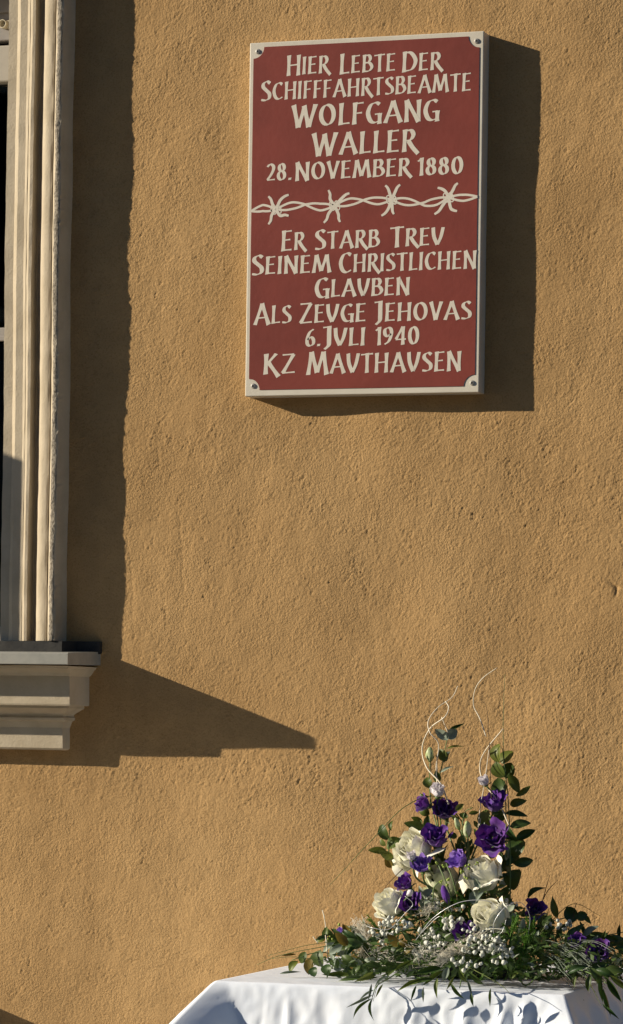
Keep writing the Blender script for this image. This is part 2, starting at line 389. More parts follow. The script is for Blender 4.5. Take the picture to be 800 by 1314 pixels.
for (xa, xb) in ((X_OP0+.05, xm_-.03), (xm_+.03, X_OP1-.05)):
    for (za, zb_) in ((1.335, zb0), (zb1, zt0)):
        g = MB(); g.box((xa, .108, za), (xb, .112, zb_)); g.build('pane', M['glass'], wf)
bb = MB(); zg = wpt(5, 52).z; bb.box((X_OP0, .086, zg), (X_OP1+.02, .16, Z_OP1+.03)); bb.box((X_OP0, .080, wpt(5, 17).z), (X_OP1, .0855, Z_OP1+.02))
bx_ = bezel(bb.build('blind_box', M['greybox'], house), .002)
sc_ = wpt(4.5, 31, -.078); tb = MB()
ring = [(math.cos(2*math.pi*k/20), math.sin(2*math.pi*k/20)) for k in range(20)]
V = []; Ft = []
for (r_, yy) in ((.0075, .086), (.0078, .074), (.0062, .073), (.0056, .084), (0.0001, .085)):
    V += [(sc_.x+r_*a, yy, sc_.z+r_*b) for a, b in ring]
for i in range(4): Ft += [(20*i+j, 20*i+(j+1) % 20, 20*(i+1)+(j+1) % 20, 20*(i+1)+j) for j in range(20)]
tb.add(V, Ft); tb.build('tube_end', M['ivory'], bx_, smooth=True)
tb = MB(); tb.box((sc_.x+.006, .077, sc_.z-.007), (sc_.x+.03, .0855, sc_.z+.006)); tb.build('bracket', M['ivory'], bx_)
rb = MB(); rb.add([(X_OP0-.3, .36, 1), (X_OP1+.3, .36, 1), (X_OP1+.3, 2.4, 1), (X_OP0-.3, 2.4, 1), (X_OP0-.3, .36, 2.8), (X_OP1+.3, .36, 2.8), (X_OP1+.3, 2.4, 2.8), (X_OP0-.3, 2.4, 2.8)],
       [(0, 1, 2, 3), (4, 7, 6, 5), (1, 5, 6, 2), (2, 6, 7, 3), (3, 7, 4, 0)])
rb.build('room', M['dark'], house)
# unseen slatted leaf, added to cast the shadow on the inner jamb
hL = .021+(at(20, 600, .012).x-(X_OP0-.02))/2.65
ztop = at(20, 590, .015).z+(at(20, 600, .012).x-(X_OP0-.02))/2.65*.93
ZS0 = 1.30+(at(20, 600, .012).x-(X_OP0-.02))/2.65*.93; sb = MB(); xs = X_OP0-.02
sb.box((xs-.012, -.035, ZS0), (xs+.012, .0, ztop)); sb.box((xs-.012, -hL, ZS0), (xs+.012, -hL+.04, ztop))
sb.box((xs-.0115, -hL+.04, ztop-.05), (xs+.0115, -.035, ztop-.001)); sb.box((xs-.0115, -hL+.04, ZS0+.001), (xs+.0115, -.035, ZS0+.05))
sh = sb.build('added_shutter', M['frame'], house)
sm_ = bpy.data.meshes.new('slat'); t_ = MB(); t_.box((-.011, -hL+.04, -.022), (.011, -.035, .022)); sm_ = mesh('slat', t_.V, t_.F)
z = ZS0+.07
while z < ztop-.06:
    o = obj('slat', sm_, M['frame'], sh); o.location = (xs, 0, z); z += .0425
# unseen ledge, added to throw the shadow at the lower left
lb = MB(); z0 = at(-60, 1267.5, 0).z; xe_ = at(-60, 1267.5, 0).x
lb.box((-1.7, -.16, z0-.05), (xe_, .0, z0)); lb.box((-1.68, -.11, z0-.10), (xe_-.02, .0, z0-.0501))
bezel(lb.build('added_ledge', M['stone'], house), .004)

# ------------------------------------------------------------------ house added across the street to lower the sky fill
opp = thing('house', 'unseen grey rendered house added across the street to hold back sky light', 'house', (0, -15, 0))
M['greyrender'] = mat('grey_render', (.20, .19, .18), .9, (.25, .24, .22), 3, .4, 90)
M['tiles'] = mat('roof_tiles', (.16, .07, .05), .85, (.22, .10, .07), 6, .6, 20)
o = MB(); o.box((-16, -8, -.1), (14, 0, 6.6)); obj('wall', mesh('wall', o.V, o.F), M['greyrender'], opp)
o = MB(); o.add([(-16.4, .4, 6.6), (14.4, .4, 6.6), (14.4, -4, 9.0), (-16.4, -4, 9.0), (-16.4, -8.4, 6.6), (14.4, -8.4, 6.6)], [(0, 1, 2, 3), (3, 2, 5, 4), (0, 3, 4), (1, 5, 2), (0, 4, 5, 1)])
obj('roof', mesh('roof', o.V, o.F), M['tiles'], opp)
wm = MB(); wm.box((-.55, 0, -.8), (.55, .05, -.72)); wm.box((-.55, 0, .72), (.55, .05, .8)); wm.box((-.55, 0, -.719), (-.47, .05, .719)); wm.box((.47, 0, -.719), (.55, .05, .719)); wm.box((-.03, 0, -.719), (.03, .045, .719))
wme = mesh('window', wm.V, wm.F); wme.materials.append(M['ivory'])
pm_ = MB(); pm_.box((-.469, .004, -.718), (.469, .012, .718)); pme = mesh('pane', pm_.V, pm_.F); pme.materials.append(M['dark'])
for i in range(9):
    for zz in (1.6, 4.6):
        q = obj('window', wme, None, opp); q.location = (-14.2+i*3.3, 0, zz); obj('pane', pme, None, q)

# ------------------------------------------------------------------ memorial plaque
TH = .033
a0 = at(315.2, 508.6, TH); a1 = at(621.2, 39.8, TH)
BX0, BX1 = at(321, 55.4, TH).x, at(621.3, 39.6, TH).x
BZ0, BZ1 = at(315, 508.7, TH).z, at(621.3, 39.6, TH).z
plq = thing('memorial_plaque', 'dark red memorial plaque with cream border and lettering fixed to the ochre wall', 'plaque', ((BX0+BX1)/2, 0, BZ0))
def loc(o): o.location = o.location - plq.location; return o
b = MB(); b.box((BX0, -TH, BZ0), (BX1, .002, BZ1)); loc(bezel(b.build('board', M['plaqueedge'], plq), .0016, 3))
mL, mR, mT, mB = .0070, .0070, .0080, .0105; rc = .019
rx0, rx1, rz0, rz1 = BX0+mL, BX1-mR, BZ0+mB, BZ1-mT
pts = []
for (cx, cz, a0_) in ((rx0, rz0, 90), (rx1, rz0, 180), (rx1, rz1, 270), (rx0, rz1, 0)):
    for k in range(9):
        a = math.radians(a0_-90*k/8)
        pts.append((cx+rc*math.cos(a), cz+rc*math.sin(a)))
V = [(x, -TH-.0002, z) for x, z in pts]+[(x, -TH-.0009, z) for x, z in pts]; nP = len(pts)
F_ = [tuple(range(nP, 2*nP))]+[(k, (k+1) % nP, nP+(k+1) % nP, nP+k) for k in range(nP)]
# centre fan keeps the concave outline clean
V.append(((rx0+rx1)/2, -TH-.0009, (rz0+rz1)/2)); F_ = F_[1:]+[(nP+k, nP+(k+1) % nP, 2*nP) for k in range(nP)]
loc(obj('red_face', mesh('red_face', V, F_), M['red'], plq))

NIB, NANG, NT = .142, math.radians(20), .036
def strip(mb, P, depth, thin=1.0, vary=None):
    """broad-nib stroke along 2-D points, as a thin raised ribbon"""
    n = len(P); L = []; R = []
    nv = Vector((math.cos(NANG), math.sin(NANG)))
    for i in range(n):
        t = (P[min(i+1, n-1)]-P[max(i-1, 0)]).normalized(); nn = Vector((-t.y, t.x))
        wd = (abs(nv.x*t.y-nv.y*t.x)*NIB+NT)*thin*(1 if vary is None else vary(i/(n-1)))
        sk = Vector((0, 0))
        if i in (0, n-1) and abs(t.y) > .8:
            sk = t*(nv.dot(t))*wd*.5*(1 if t.y < 0 else 1)
            s1 = sk
        a = nn*wd/2
        e = t*.5*(a.x*math.tan(NANG)/max(.3, abs(t.y)))*(1 if t.y > 0 else -1) if (i in (0, n-1) and abs(t.y) > .6) else Vector((0, 0))
        L.append(P[i]+a+e); R.append(P[i]-a-e)
    return L, R
def st(P): return [Vector(p) for p in P]
def lerp_line(P, n=5):
    P = st(P); return [P[0].lerp(P[1], k/n) for k in range(n+1)]
def flare(t): return 1.10-.30*math.sin(math.pi*t)**.8+.05*t
def cv(P):
    q = crom([Vector((x, y, 0)) for x, y in P], 6); return [Vector((v.x, v.y)) for v in q]
def ell(cx, cy, rx, ry, n=26):
    return [Vector((cx+rx*math.sin(2*math.pi*k/n), cy+ry*math.cos(2*math.pi*k/n))) for k in range(n+1)]
GL = {
 'A': (.70, [('l', (.06, 0), (.37, 1)), ('l', (.36, 1), (.66, 0)), ('l', (.17, .32), (.56, .35))]),
 'B': (.56, [('l', (.10, 0), (.13, 1)), ('c', (.12, .94), (.36, .95), (.44, .77), (.34, .58), (.14, .54)), ('c', (.14, .54), (.40, .52), (.52, .29), (.38, .08), (.10, .05))]),
 'C': (.58, [('c', (.54, .86), (.40, .95), (.20, .85), (.09, .50), (.18, .15), (.36, .05), (.56, .15))]),
 'D': (.66, [('l', (.10, 0), (.13, 1)), ('c', (.10, .94), (.40, .92), (.60, .55), (.45, .15), (.10, .05))]),
 'E': (.50, [('l', (.10, 0), (.13, 1)), ('l', (.12, .94), (.47, .98)), ('l', (.12, .53), (.41, .56)), ('l', (.10, .05), (.47, .07))]),
 'F': (.46, [('l', (.10, 0), (.13, 1)), ('l', (.12, .94), (.46, .98)), ('l', (.12, .50), (.40, .53))]),
 'G': (.62, [('c', (.54, .87), (.40, .95), (.20, .85), (.09, .50), (.18, .15), (.34, .05), (.54, .12)), ('l', (.54, -.02), (.55, .46)), ('l', (.36, .42), (.56, .45))]),
 'H': (.66, [('l', (.10, 0), (.12, 1)), ('l', (.55, 0), (.57, 1)), ('l', (.11, .50), (.56, .54))]),
 'I': (.21, [('l', (.09, 0), (.12, 1))]),
 'J': (.40, [('c', (.30, 1.0), (.29, .7), (.29, .3), (.27, .08), (.12, -.10)), ('l', (.06, .93), (.30, .96))]),
 'K': (.60, [('l', (.10, 0), (.12, 1)), ('l', (.14, .48), (.50, 1)), ('l', (.20, .58), (.60, -.12))]),
 'L': (.45, [('l', (.10, 0), (.13, 1)), ('l', (.10, .05), (.45, .08))]),
 'M': (.86, [('l', (.06, 0), (.19, 1)), ('l', (.19, 1), (.42, .10)), ('l', (.42, .10), (.67, 1)), ('l', (.67, 1), (.80, 0))]),
 'N': (.66, [('l', (.10, 0), (.11, 1)), ('l', (.10, 1), (.57, 0)), ('l', (.56, 0), (.58, 1))]),
 'O': (.68, [('e', .34, .5, .25, .45)]),
 'R': (.58, [('l', (.10, 0), (.13, 1)), ('c', (.12, .94), (.36, .95), (.45, .76), (.36, .56), (.16, .49)), ('c', (.26, .50), (.42, .20), (.64, -.10))]),
 'S': (.48, [('c', (.44, .86), (.30, .95), (.14, .86), (.12, .69), (.27, .52), (.41, .36), (.40, .15), (.24, .05), (.03, .07))]),
 'T': (.54, [('l', (.28, 0), (.29, 1)), ('l', (.0, .92), (.56, .97))]),
 'U': (.58, [('c', (.07, 1.0), (.11, .50), (.27, .04)), ('c', (.27, .04), (.43, .45), (.54, 1.0))]),
 'V': (.58, [('l', (.06, 1), (.29, .02)), ('l', (.29, .02), (.54, 1))]),
 'W': (.92, [('l', (.06, 1), (.24, .02)), ('l', (.24, .02), (.47, .90)), ('l', (.45, .96), (.63, .02)), ('l', (.63, .02), (.88, 1))]),
 'Z': (.54, [('l', (.06, .93), (.50, .96)), ('l', (.48, .95), (.08, .06)), ('l', (.05, .05), (.53, .09))]),
 '0': (.56, [('e', .28, .5, .19, .45)]),
 '1': (.30, [('l', (.19, 0), (.20, 1)), ('l', (.03, .80), (.20, .97))]),
 '2': (.48, [('c', (.06, .80), (.20, .94), (.36, .86), (.38, .66), (.26, .36), (.07, .07)), ('l', (.05, .05), (.46, .08))]),
 '4': (.54, [('l', (.38, 0), (.39, 1)), ('l', (.05, .32), (.38, 1)), ('l', (.03, .29), (.53, .31))]),
 '6': (.50, [('c', (.42, .96), (.22, .78), (.10, .42), (.12, .14), (.26, .05), (.41, .16), (.41, .40), (.28, .52), (.12, .38))]),
 '8': (.50, [('e', .25, .74, .13, .20), ('e', .24, .29, .165, .24)]),
 '9': (.50, [('c', (.08, .04), (.28, .22), (.40, .58), (.38, .86), (.24, .95), (.09, .84), (.09, .60), (.22, .48), (.38, .62))]),
 '.': (.20, [('l', (.09, .02), (.10, .14))]),
}
SP = .085
def add_glyphs(mb, word, xa, xb, zb, hgt, ini=1.17, y=-TH-.00105):
    ws = [GL[c][0]*(ini if i == 0 and c.isalpha() else 1) for i, c in enumerate(word)]
    tot = sum(ws)+SP*(len(word)-1)
    # the horizontal scale fits the word between its measured ends
    kx = (xb-xa)/tot; x = xa; k = 0
    for i, c in enumerate(word):
        big = ini if (i == 0 and c.isalpha()) else 1
        for g in GL[c][1]:
            if g[0] == 'l': P = lerp_line(g[1:]); va = flare
            elif g[0] == 'c': P = cv(g[1:]); va = None
            else: P = ell(*g[1:]); va = None
            r2 = random.Random(ord(c)*31+i*7+k)
            L, R = strip(mb, P, 0, vary=va)
            if g[0] == 'e': L[-1] = L[0].copy(); R[-1] = R[0].copy(); 
            yy = y-.00002*(k % 9); k += 1
            dz = -.05*hgt if big > 1 else 0
            def W(v): return (x+v.x*kx*big, yy, zb+dz+v.y*hgt*big)
            n = len(P); V = [W(v) for v in L]+[W(v) for v in R]
            V += [(a, -TH-.0008, c2) for a, b2, c2 in V]
            F = []
            for q in range(n-1):
                F += [(q, q+1, n+q+1, n+q), (2*n+q, 2*n+q+1, q+1, q), (n+q, n+q+1, 3*n+q+1, 3*n+q)]
            if g[0] != 'e': F += [(0, n, 3*n, 2*n), (n-1, 2*n-1, 4*n-1, 3*n-1)]
            mb.add(V, F)
        x += (ws[i]+SP)*kx
LINES = [
 ('HIER LEBTE DER', 23.3, [('HIER', 368, 423), ('LEBTE', 436, 508), ('DER', 516, 567)], (368, 96), (567, 90)),
 ('SCHIFFFAHRTSBEAMTE', 23.6, [('SCHIFFFAHRTSBEAMTE', 335, 605)], (335, 128), (605, 118)),
 ('WOLFGANG', 29, [('WOLFGANG', 375, 564)], (374, 163.5), (564, 155)),
 ('WALLER', 29.5, [('WALLER', 401, 535)], (401, 199), (537, 195.5)),
 ('28.NOVEMBER 1880', 23.5, [('28.', 342, 375), ('NOVEMBER', 379, 527), ('1880', 536, 595)], (342, 232.5), (595, 223.5)),
 ('ER STARB TREU', 23.5, [('ER', 361, 392), ('STARB', 404, 487), ('TREU', 501, 570)], (361, 321.5), (570, 314.5)),
 ('SEINEM CHRISTLICHEN', 23.8, [('SEINEM', 323, 425), ('CHRISTLICHEN', 435, 611.5)], (323, 352.5), (611, 345)),
 ('GLAUBEN', 23.5, [('GLAUBEN', 404, 526)], (405, 381.5), (525, 379)),
 ('ALS ZEUGE JEHOVAS', 24.3, [('ALS', 326, 374), ('ZEUGE', 384, 470), ('JEHOVAS', 479, 605)], (325, 416), (604, 410)),
 ('6.JULI 1940', 24, [('6.', 392, 412), ('JULI', 413, 469), ('1940', 482, 538.5)], (392, 445), (537, 442)),
 ('KZ MAUTHAUSEN', 26, [('KZ', 338, 379), ('MAUTHAUSEN', 394, 592)], (338, 480.5), (591, 476.5)),
]
for txt, hp, words, pa, pb in LINES:
    pm = pxm(TH)
    for (wd, xa, xb) in words:
        mb = MB()
        ya = pa[1]+(pb[1]-pa[1])*(xa-pa[0])/(pb[0]-pa[0]); yb = pa[1]+(pb[1]-pa[1])*(xb-pa[0])/(pb[0]-pa[0])
        A = at(xa, ya, TH); B = at(xb, yb, TH)
        add_glyphs(mb, wd, A.x, B.x, (A.z+B.z)/2, hp*(1.02 if wd == 'KZ' else .97)/pm, 1.0 if wd == 'KZ' else 1.06 if wd in ('WOLFGANG', 'WALLER', 'NOVEMBER') else 1.17)
        loc(mb.build('lettering', M['letter'], plq, label='painted word '+wd.replace('U', 'V')))
# barbed wire drawn across the middle
bw = MB(); kk = [0]
def ink(P, wpx=2.6, taper=False):
    P = [at(x, y, TH) for x, y in P]; P2 = [Vector((p.x, p.z)) for p in P]; n = len(P2); yy = -TH-.00105-.000015*(kk[0] % 14); kk[0] += 1
    V = []
    for i, p in enumerate(P2):
        t = (P2[min(i+1, n-1)]-P2[max(i-1, 0)]).normalized(); nn = Vector((-t.y, t.x)); wd = wpx/pxm(TH)/2
        if taper: wd *= (1.05+.15*math.sin(math.pi*i/(n-1))-.35*i/(n-1))
        V += [(p.x+nn.x*wd, yy, p.y+nn.y*wd), (p.x-nn.x*wd, yy, p.y-nn.y*wd)]
    F = [(2*q, 2*q+1, 2*q+3, 2*q+2) for q in range(n-1)]; m_ = len(V)
    V += [(a, -TH-.0008, c2) for a, b2, c2 in V]; F += [(m_+2*q, m_+2*q+2, 2*q+2, 2*q) for q in range(n-1)]+[(m_+2*q+1, m_+2*q+3, 2*q+3, 2*q+1) for q in range(n-1)]
    bw.add(V, F)
BC = [(354.8, 269), (430, 264), (503, 256.5), (576, 253.5)]
def ymid(x):
    return float(np.interp(x, [323, 338, 354.8, 375, 392, 412, 430, 450, 468, 486, 503, 522, 545, 560, 576, 595, 613], [271, 267, 269, 264, 262.5, 266, 264, 259, 257, 258, 256.5, 259, 262, 259, 253.5, 254, 252.5]))
for (xa, xb, nt_) in ((323, 354.8, 1), (354.8, 430, 2), (430, 503, 2), (503, 576, 2), (576, 613, 1)):
    for sg in (1, -1):
        P = []
        for k in range(25):
            t = k/24; x = xa+(xb-xa)*t; P.append((x, ymid(x)+sg*4.3*math.sin(math.pi*nt_*t)*(1 if nt_ > 1 else .9)))
        ink(P, 2.9)
SPK = [[((350, 262), (345, 252)), ((360, 258), (371, 250)), ((349, 276), (345, 288)), ((360, 277), (371, 277))],
       [((424, 256), (422, 244)), ((440, 254), (449, 248)), ((422, 274), (416, 286)), ((435, 275), (437, 285))],
       [((500, 247), (495, 238)), ((508, 246), (514, 237)), ((499, 267), (490, 277)), ((504, 266), (506, 275))],
       [((572, 246), (562, 241)), ((582, 244), (588, 235)), ((568, 264), (558, 275)), ((579, 267), (587, 271))]]
for (cx, cy), S4 in zip(BC, SPK):
    for mid, end in S4:
        m2 = Vector((*mid, 0)); e2 = Vector((*end, 0)); c2 = Vector((cx, cy, 0)); q = (e2-m2); pe = Vector((-q.y, q.x, 0))*.22*(1 if (q.x*q.y) > 0 else -1)
        P = crom([c2.lerp(m2, .15), m2+pe*.1, m2.lerp(e2, .55)+pe*.45, e2], 5); ink([(p.x, p.y) for p in P], 3.7, True)
    for k in (0, 2):
        ox = (k-1)*2.6
        ink([(cx+ox*1.25+3.1*math.cos(a)+1.2*math.sin(a), cy+(6.8-abs(k-1))*math.sin(a)-ox*.1) for a in np.linspace(0, 2*math.pi, 21)], 1.5)
loc(bw.build('barbed_wire_drawing', M['letter'], plq, label='cream drawing of twisted barbed wire across the middle'))
# screws
for (px, py) in ((331, 66), (611.8, 52.5), (325, 495.3), (606, 491.3)):
    c = at(px, py, TH+.001); sc = MB(); ring = [(math.cos(2*math.pi*k/18), math.sin(2*math.pi*k/18)) for k in range(18)]
    V = []; levels = [(.0044, 0), (.0043, .0009), (.0036, .0017), (.0021, .0021), (.0018, .0005), (.00001, .0003)]
    for (r_, d) in levels: V += [(c.x+r_*a, -TH-d, c.z+r_*b_) for a, b_ in ring]
    F = [(18*i+j, 18*i+(j+1) % 18, 18*(i+1)+(j+1) % 18, 18*(i+1)+j) for i in range(len(levels)-1) for j in range(18)]
    sc.add(V, F); loc(sc.build('screw', M['screw'], plq, smooth=False))

# ------------------------------------------------------------------ table and cloth
HF = .64
cl = at(277, 1258.5, HF); cr = at(724, 1276, HF)
TX0, TX1 = cl.x, cr.x; TZ = cl.z; TY0 = -HF; TY1 = -.06
tab = thing('side_table', 'small wooden table hidden under the white cloth below the plaque', 'table', ((TX0+TX1)/2, (TY0+TY1)/2, 0))
def tl(o): o.location = -tab.location; return o
b = MB(); b.box((TX0+.004, TY0+.004, TZ-.03), (TX1-.004, TY1-.004, TZ-.004)); tl(b.build('tabletop', M['wood'], tab))
for x in (TX0+.04, TX1-.08):
    for y in (TY0+.04, TY1-.08):
        b = MB(); b.box((x, y, 0), (x+.04, y+.04, TZ-.03)); tl(b.build('leg', M['wood'], tab))
def cloth():
    W, Dp = TX1-TX0, TY1-TY0; cx, cy = (TX0+TX1)/2, (TY0+TY1)/2; rc = .006
    # perimeter points, starting at the back-left corner, going to front-left, front-right, back-right
    segs = [((TX0, TY1), (TX0, TY0)), ((TX0, TY0), (TX1, TY0)), ((TX1, TY0), (TX1, TY1)), ((TX1, TY1), (TX0, TY1))]
    out = [(-1, 0), (0, -1), (1, 0), (0, 1)]
    per = []
    for i, ((ax, ay), (bx, by)) in enumerate(segs):
        L = math.hypot(bx-ax, by-ay); n = int(L/.004)
        for k in range(n):
            t = k/n; s = t*L
            # direction: blend normals near corners
            nrm = Vector(out[i])
            d0, d1 = s, L-s
            pn = Vector(out[i-1]); nn_ = Vector(out[(i+1) % 4]); R_ = .02
            if d0 < R_: nrm = (nrm*(.5+.5*d0/R_)+pn*(.5-.5*d0/R_)).normalized()
            if d1 < R_: nrm = (nrm*(.5+.5*d1/R_)+nn_*(.5-.5*d1/R_)).normalized()
            per.append((ax+(bx-ax)*t, ay+(by-ay)*t, nrm, i, s, L))
    n = len(per); rows = []
    for sc in [.02]+list(np.linspace(.06, .985, 60)):
        row = []
        for (x, y, nr, i, s, L) in per:
            X_, Y_ = cx+(x-cx)*sc, cy+(y-cy)*sc
            z = TZ+.0006*mnoise.noise(Vector((X_*14, Y_*14, 1)))+.0005*mnoise.noise(Vector((X_*45, Y_*45, 7)))
            row.append((X_, Y_, z))
        rows.append(row)
    drops = [0, .0005, .0016, .0032, .0055]+list(np.arange(.009, .34, .0055))
    for j, t in enumerate(drops):
        row = []
        for (x, y, nr, i, s, L) in per:
            d0, d1 = s, L-s
            r = .0022*(1-math.exp(-t/.0016))
            base = r+t*.15
            diag = 0; dv = Vector((0, 0))
            def tri(d, wd, po=1.0): return max(0, 1-d/wd)**po
            if i == 0: dv += Vector((-.62, -1.0))*tri(d1, .012+.6*t, 1.2)
            if i == 1:
                dv += Vector((-.62, -1.0))*tri(d0, .018+.42*t, 1.05)
                dv += Vector((.75, -.9))*.42*tri(d1, .035+.3*t, 1.1)
            if i == 2: dv += Vector((.75, -.9))*.42*tri(d0, .07+.3*t)
            g = t*min(1, t/.03)
            f_ = 0
            if i == 1:
                u = s/L
                sl_ = s+t*.35*(u-.4)
                rg = lambda c, wd, a: a*math.exp(-((sl_-c)/wd)**2)
                f_ += rg(.34*L/.58, .010, .10)+rg(.43*L/.58, .012, .16)+rg(.49*L/.58+.0, .009, .22)+rg(.525*L/.58, .008, .30)+rg(.20, .012, .05)+rg(.115, .006, .06)
                f_ += .035*mnoise.noise(Vector((sl_*26, t*4, 3)))+.03*mnoise.noise(Vector((sl_*60, t*9, 9)))+.035*math.exp(-abs(s-.088+.1*t)/.002)-.03*math.exp(-abs(s-.083+.1*t)/.003)
                sup = (1-tri(d0, .06))
                f_ *= sup
            elif i == 2:
                f_ += .35*max(0, math.sin((s-.5*t)*2*math.pi/.11))**2*min(1, d0/.05)+.08*mnoise.noise(Vector((s*30, t*5, 4)))
            else:
                f_ += .10*mnoise.noise(Vector((s*22+i*9, t*4, 3)))+.1*math.sin(s*2*math.pi/.16)
            o_ = base+g*f_
            qn = lambda v: 1-2*abs(mnoise.noise(v))
            cr_ = (.0008*mnoise.noise(Vector((s*30, t*30, 2)))+.0015*qn(Vector((s*34+t*18, t*30-s*12, 5)))+.0006*qn(Vector((s*110-t*50, t*90, 8))))*min(1, t/.010)
            o_ += cr_
            p = Vector((x, y))+nr*o_+dv*(t if t < .2 else .2+.5*(t-.2))
            zt = TZ-t*.985+(.0038 if t == 0 else 0)*0
            row.append((p.x, p.y, zt))
        rows.append(row)
    P = np.array(rows); P = np.concatenate([P, P[:, :1]], 1)
    me = np_grid('tablecloth', P[:, ::-1])
    return me
tc = obj('tablecloth', cloth(), M['cloth']); tc['label'] = 'white tablecloth with corner folds hanging over the small table'; tc['category'] = 'tablecloth'

# ------------------------------------------------------------------ flower arrangement
HC = .36
base = at(590, 1235, HC); base.z = TZ
arr = thing('flower_arrangement', 'arrangement of ivory roses, violet blooms and eucalyptus standing on the white tablecloth', 'flowers', base)
def part(name, mb_or_mesh, m, parent=None, label=None, kind=None, smooth=True):
    me = mesh(name, mb_or_mesh.V, mb_or_mesh.F) if isinstance(mb_or_mesh, MB) else mb_or_mesh
    o = obj(name, me, m, parent or arr, label, kind, smooth)
    if parent is None: o.location = -arr.location
    return o
# bowl and foam
bm = MB(); V = []; n = 28
for (r_, z) in ((.055, 0.001), (.10, .004), (.115, .03), (.11, .031), (.09, .02), (.0001, .018)):
    V += [(base.x+r_*math.cos(2*math.pi*k/n), base.y+r_*math.sin(2*math.pi*k/n)*.8, TZ+z) for k in range(n)]
bm.add(V, [(n*i+j, n*i+(j+1) % n, n*(i+1)+(j+1) % n, n*(i+1)+j) for i in range(5) for j in range(n)])
part('bowl', bm, M['pot'])
fm = MB(); V = []; n = 24; mrow = 8
for i in range(mrow+1):
    a = math.pi/2*i/mrow
    for k in range(n):
        t = 2*math.pi*k/n; q = 1+.15*mnoise.noise(Vector((math.cos(t)*2, math.sin(t)*2, a*2)))
        V.append((base.x+.085*math.cos(a)*math.cos(t)*q, base.y+.065*math.cos(a)*math.sin(t)*q, TZ+.019+.065*math.sin(a)*q))
fm.add(V, [(n*i+j, n*i+(j+1) % n, n*(i+1)+(j+1) % n, n*(i+1)+j) for i in range(mrow) for j in range(n)])
part('floral_foam', fm, M['moss'])

def frame(axis, roll=0):
    z = axis.normalized(); x = Vector((0, 0, 1)).cross(z)
    if x.length < .1: x = Vector((1, 0, 0))
    x.normalize(); y = z.cross(x); m = Matrix((x, y, z)).transposed()
    return m.to_4x4() @ Matrix.Rotation(roll, 4, 'Z')
def petal_mesh(phi, width, r_top, r_mid, H, curl, ruf, rg, nu=9, nv=7, spiral=.12, point=.25, z0=0):
    ph = [rg.uniform(0, 6.3) for _ in range(4)]
    V = []
    for j in range(nv+1):
        v = j/nv
        for i in range(nu+1):
            u = 2*i/nu-1
            wv = width*(.35+.65*math.sin(min(1, v*1.5)*math.pi/2))
            an = phi+u*wv
            r = .12*r_mid+(r_mid-.12*r_mid)*math.sin(min(1, v*1.7)*math.pi/2)
            r += (r_top-r_mid)*max(0, (v-.40)/.60)**1.5
            z = z0+H*v*(1-point*abs(u)**2.6*v)
            c = max(0, (v-.68)/.32)
            r += curl*c*c*H*.26; z -= curl*c*c*H*(.16+.10*u*u)
            r *= 1+spiral*u
            e = v*v
            r += ruf*e*H*(math.sin(u*3.1+ph[0])*.055+.03*math.sin(u*7+ph[1])*v)
            z += ruf*e*H*(math.sin(u*3.7+ph[2])*.05+.03*math.sin(u*8+ph[3])*v)
            V.append((r*math.cos(an), r*math.sin(an), z))
    F = [(j*(nu+1)+i, j*(nu+1)+i+1, (j+1)*(nu+1)+i+1, (j+1)*(nu+1)+i) for j in range(nv) for i in range(nu)]
    return V, F
BASE = Vector((base.x, base.y, TZ+.06))
def stem_curve(p, axis, parent, r=.0016, bend=.25, m='stem', target=None):
    tg = target if target is not None else BASE+Vector((rnd.uniform(-.04, .04), rnd.uniform(-.03, .03), 0))
    d = (p-tg).length
    if d < .03: return
    P = crom([p, p-axis.normalized()*d*bend*.6, p.lerp(tg, .55)+Vector((0, 0, .01)), tg], 6)
    b = MB(); b.tube(P, r, 6, r*1.2); o = part('stem', b, M[m], parent); o.location = parent.matrix_basis.inverted() @ Vector((0, 0, 0)) if False else (0, 0, 0)
    return o
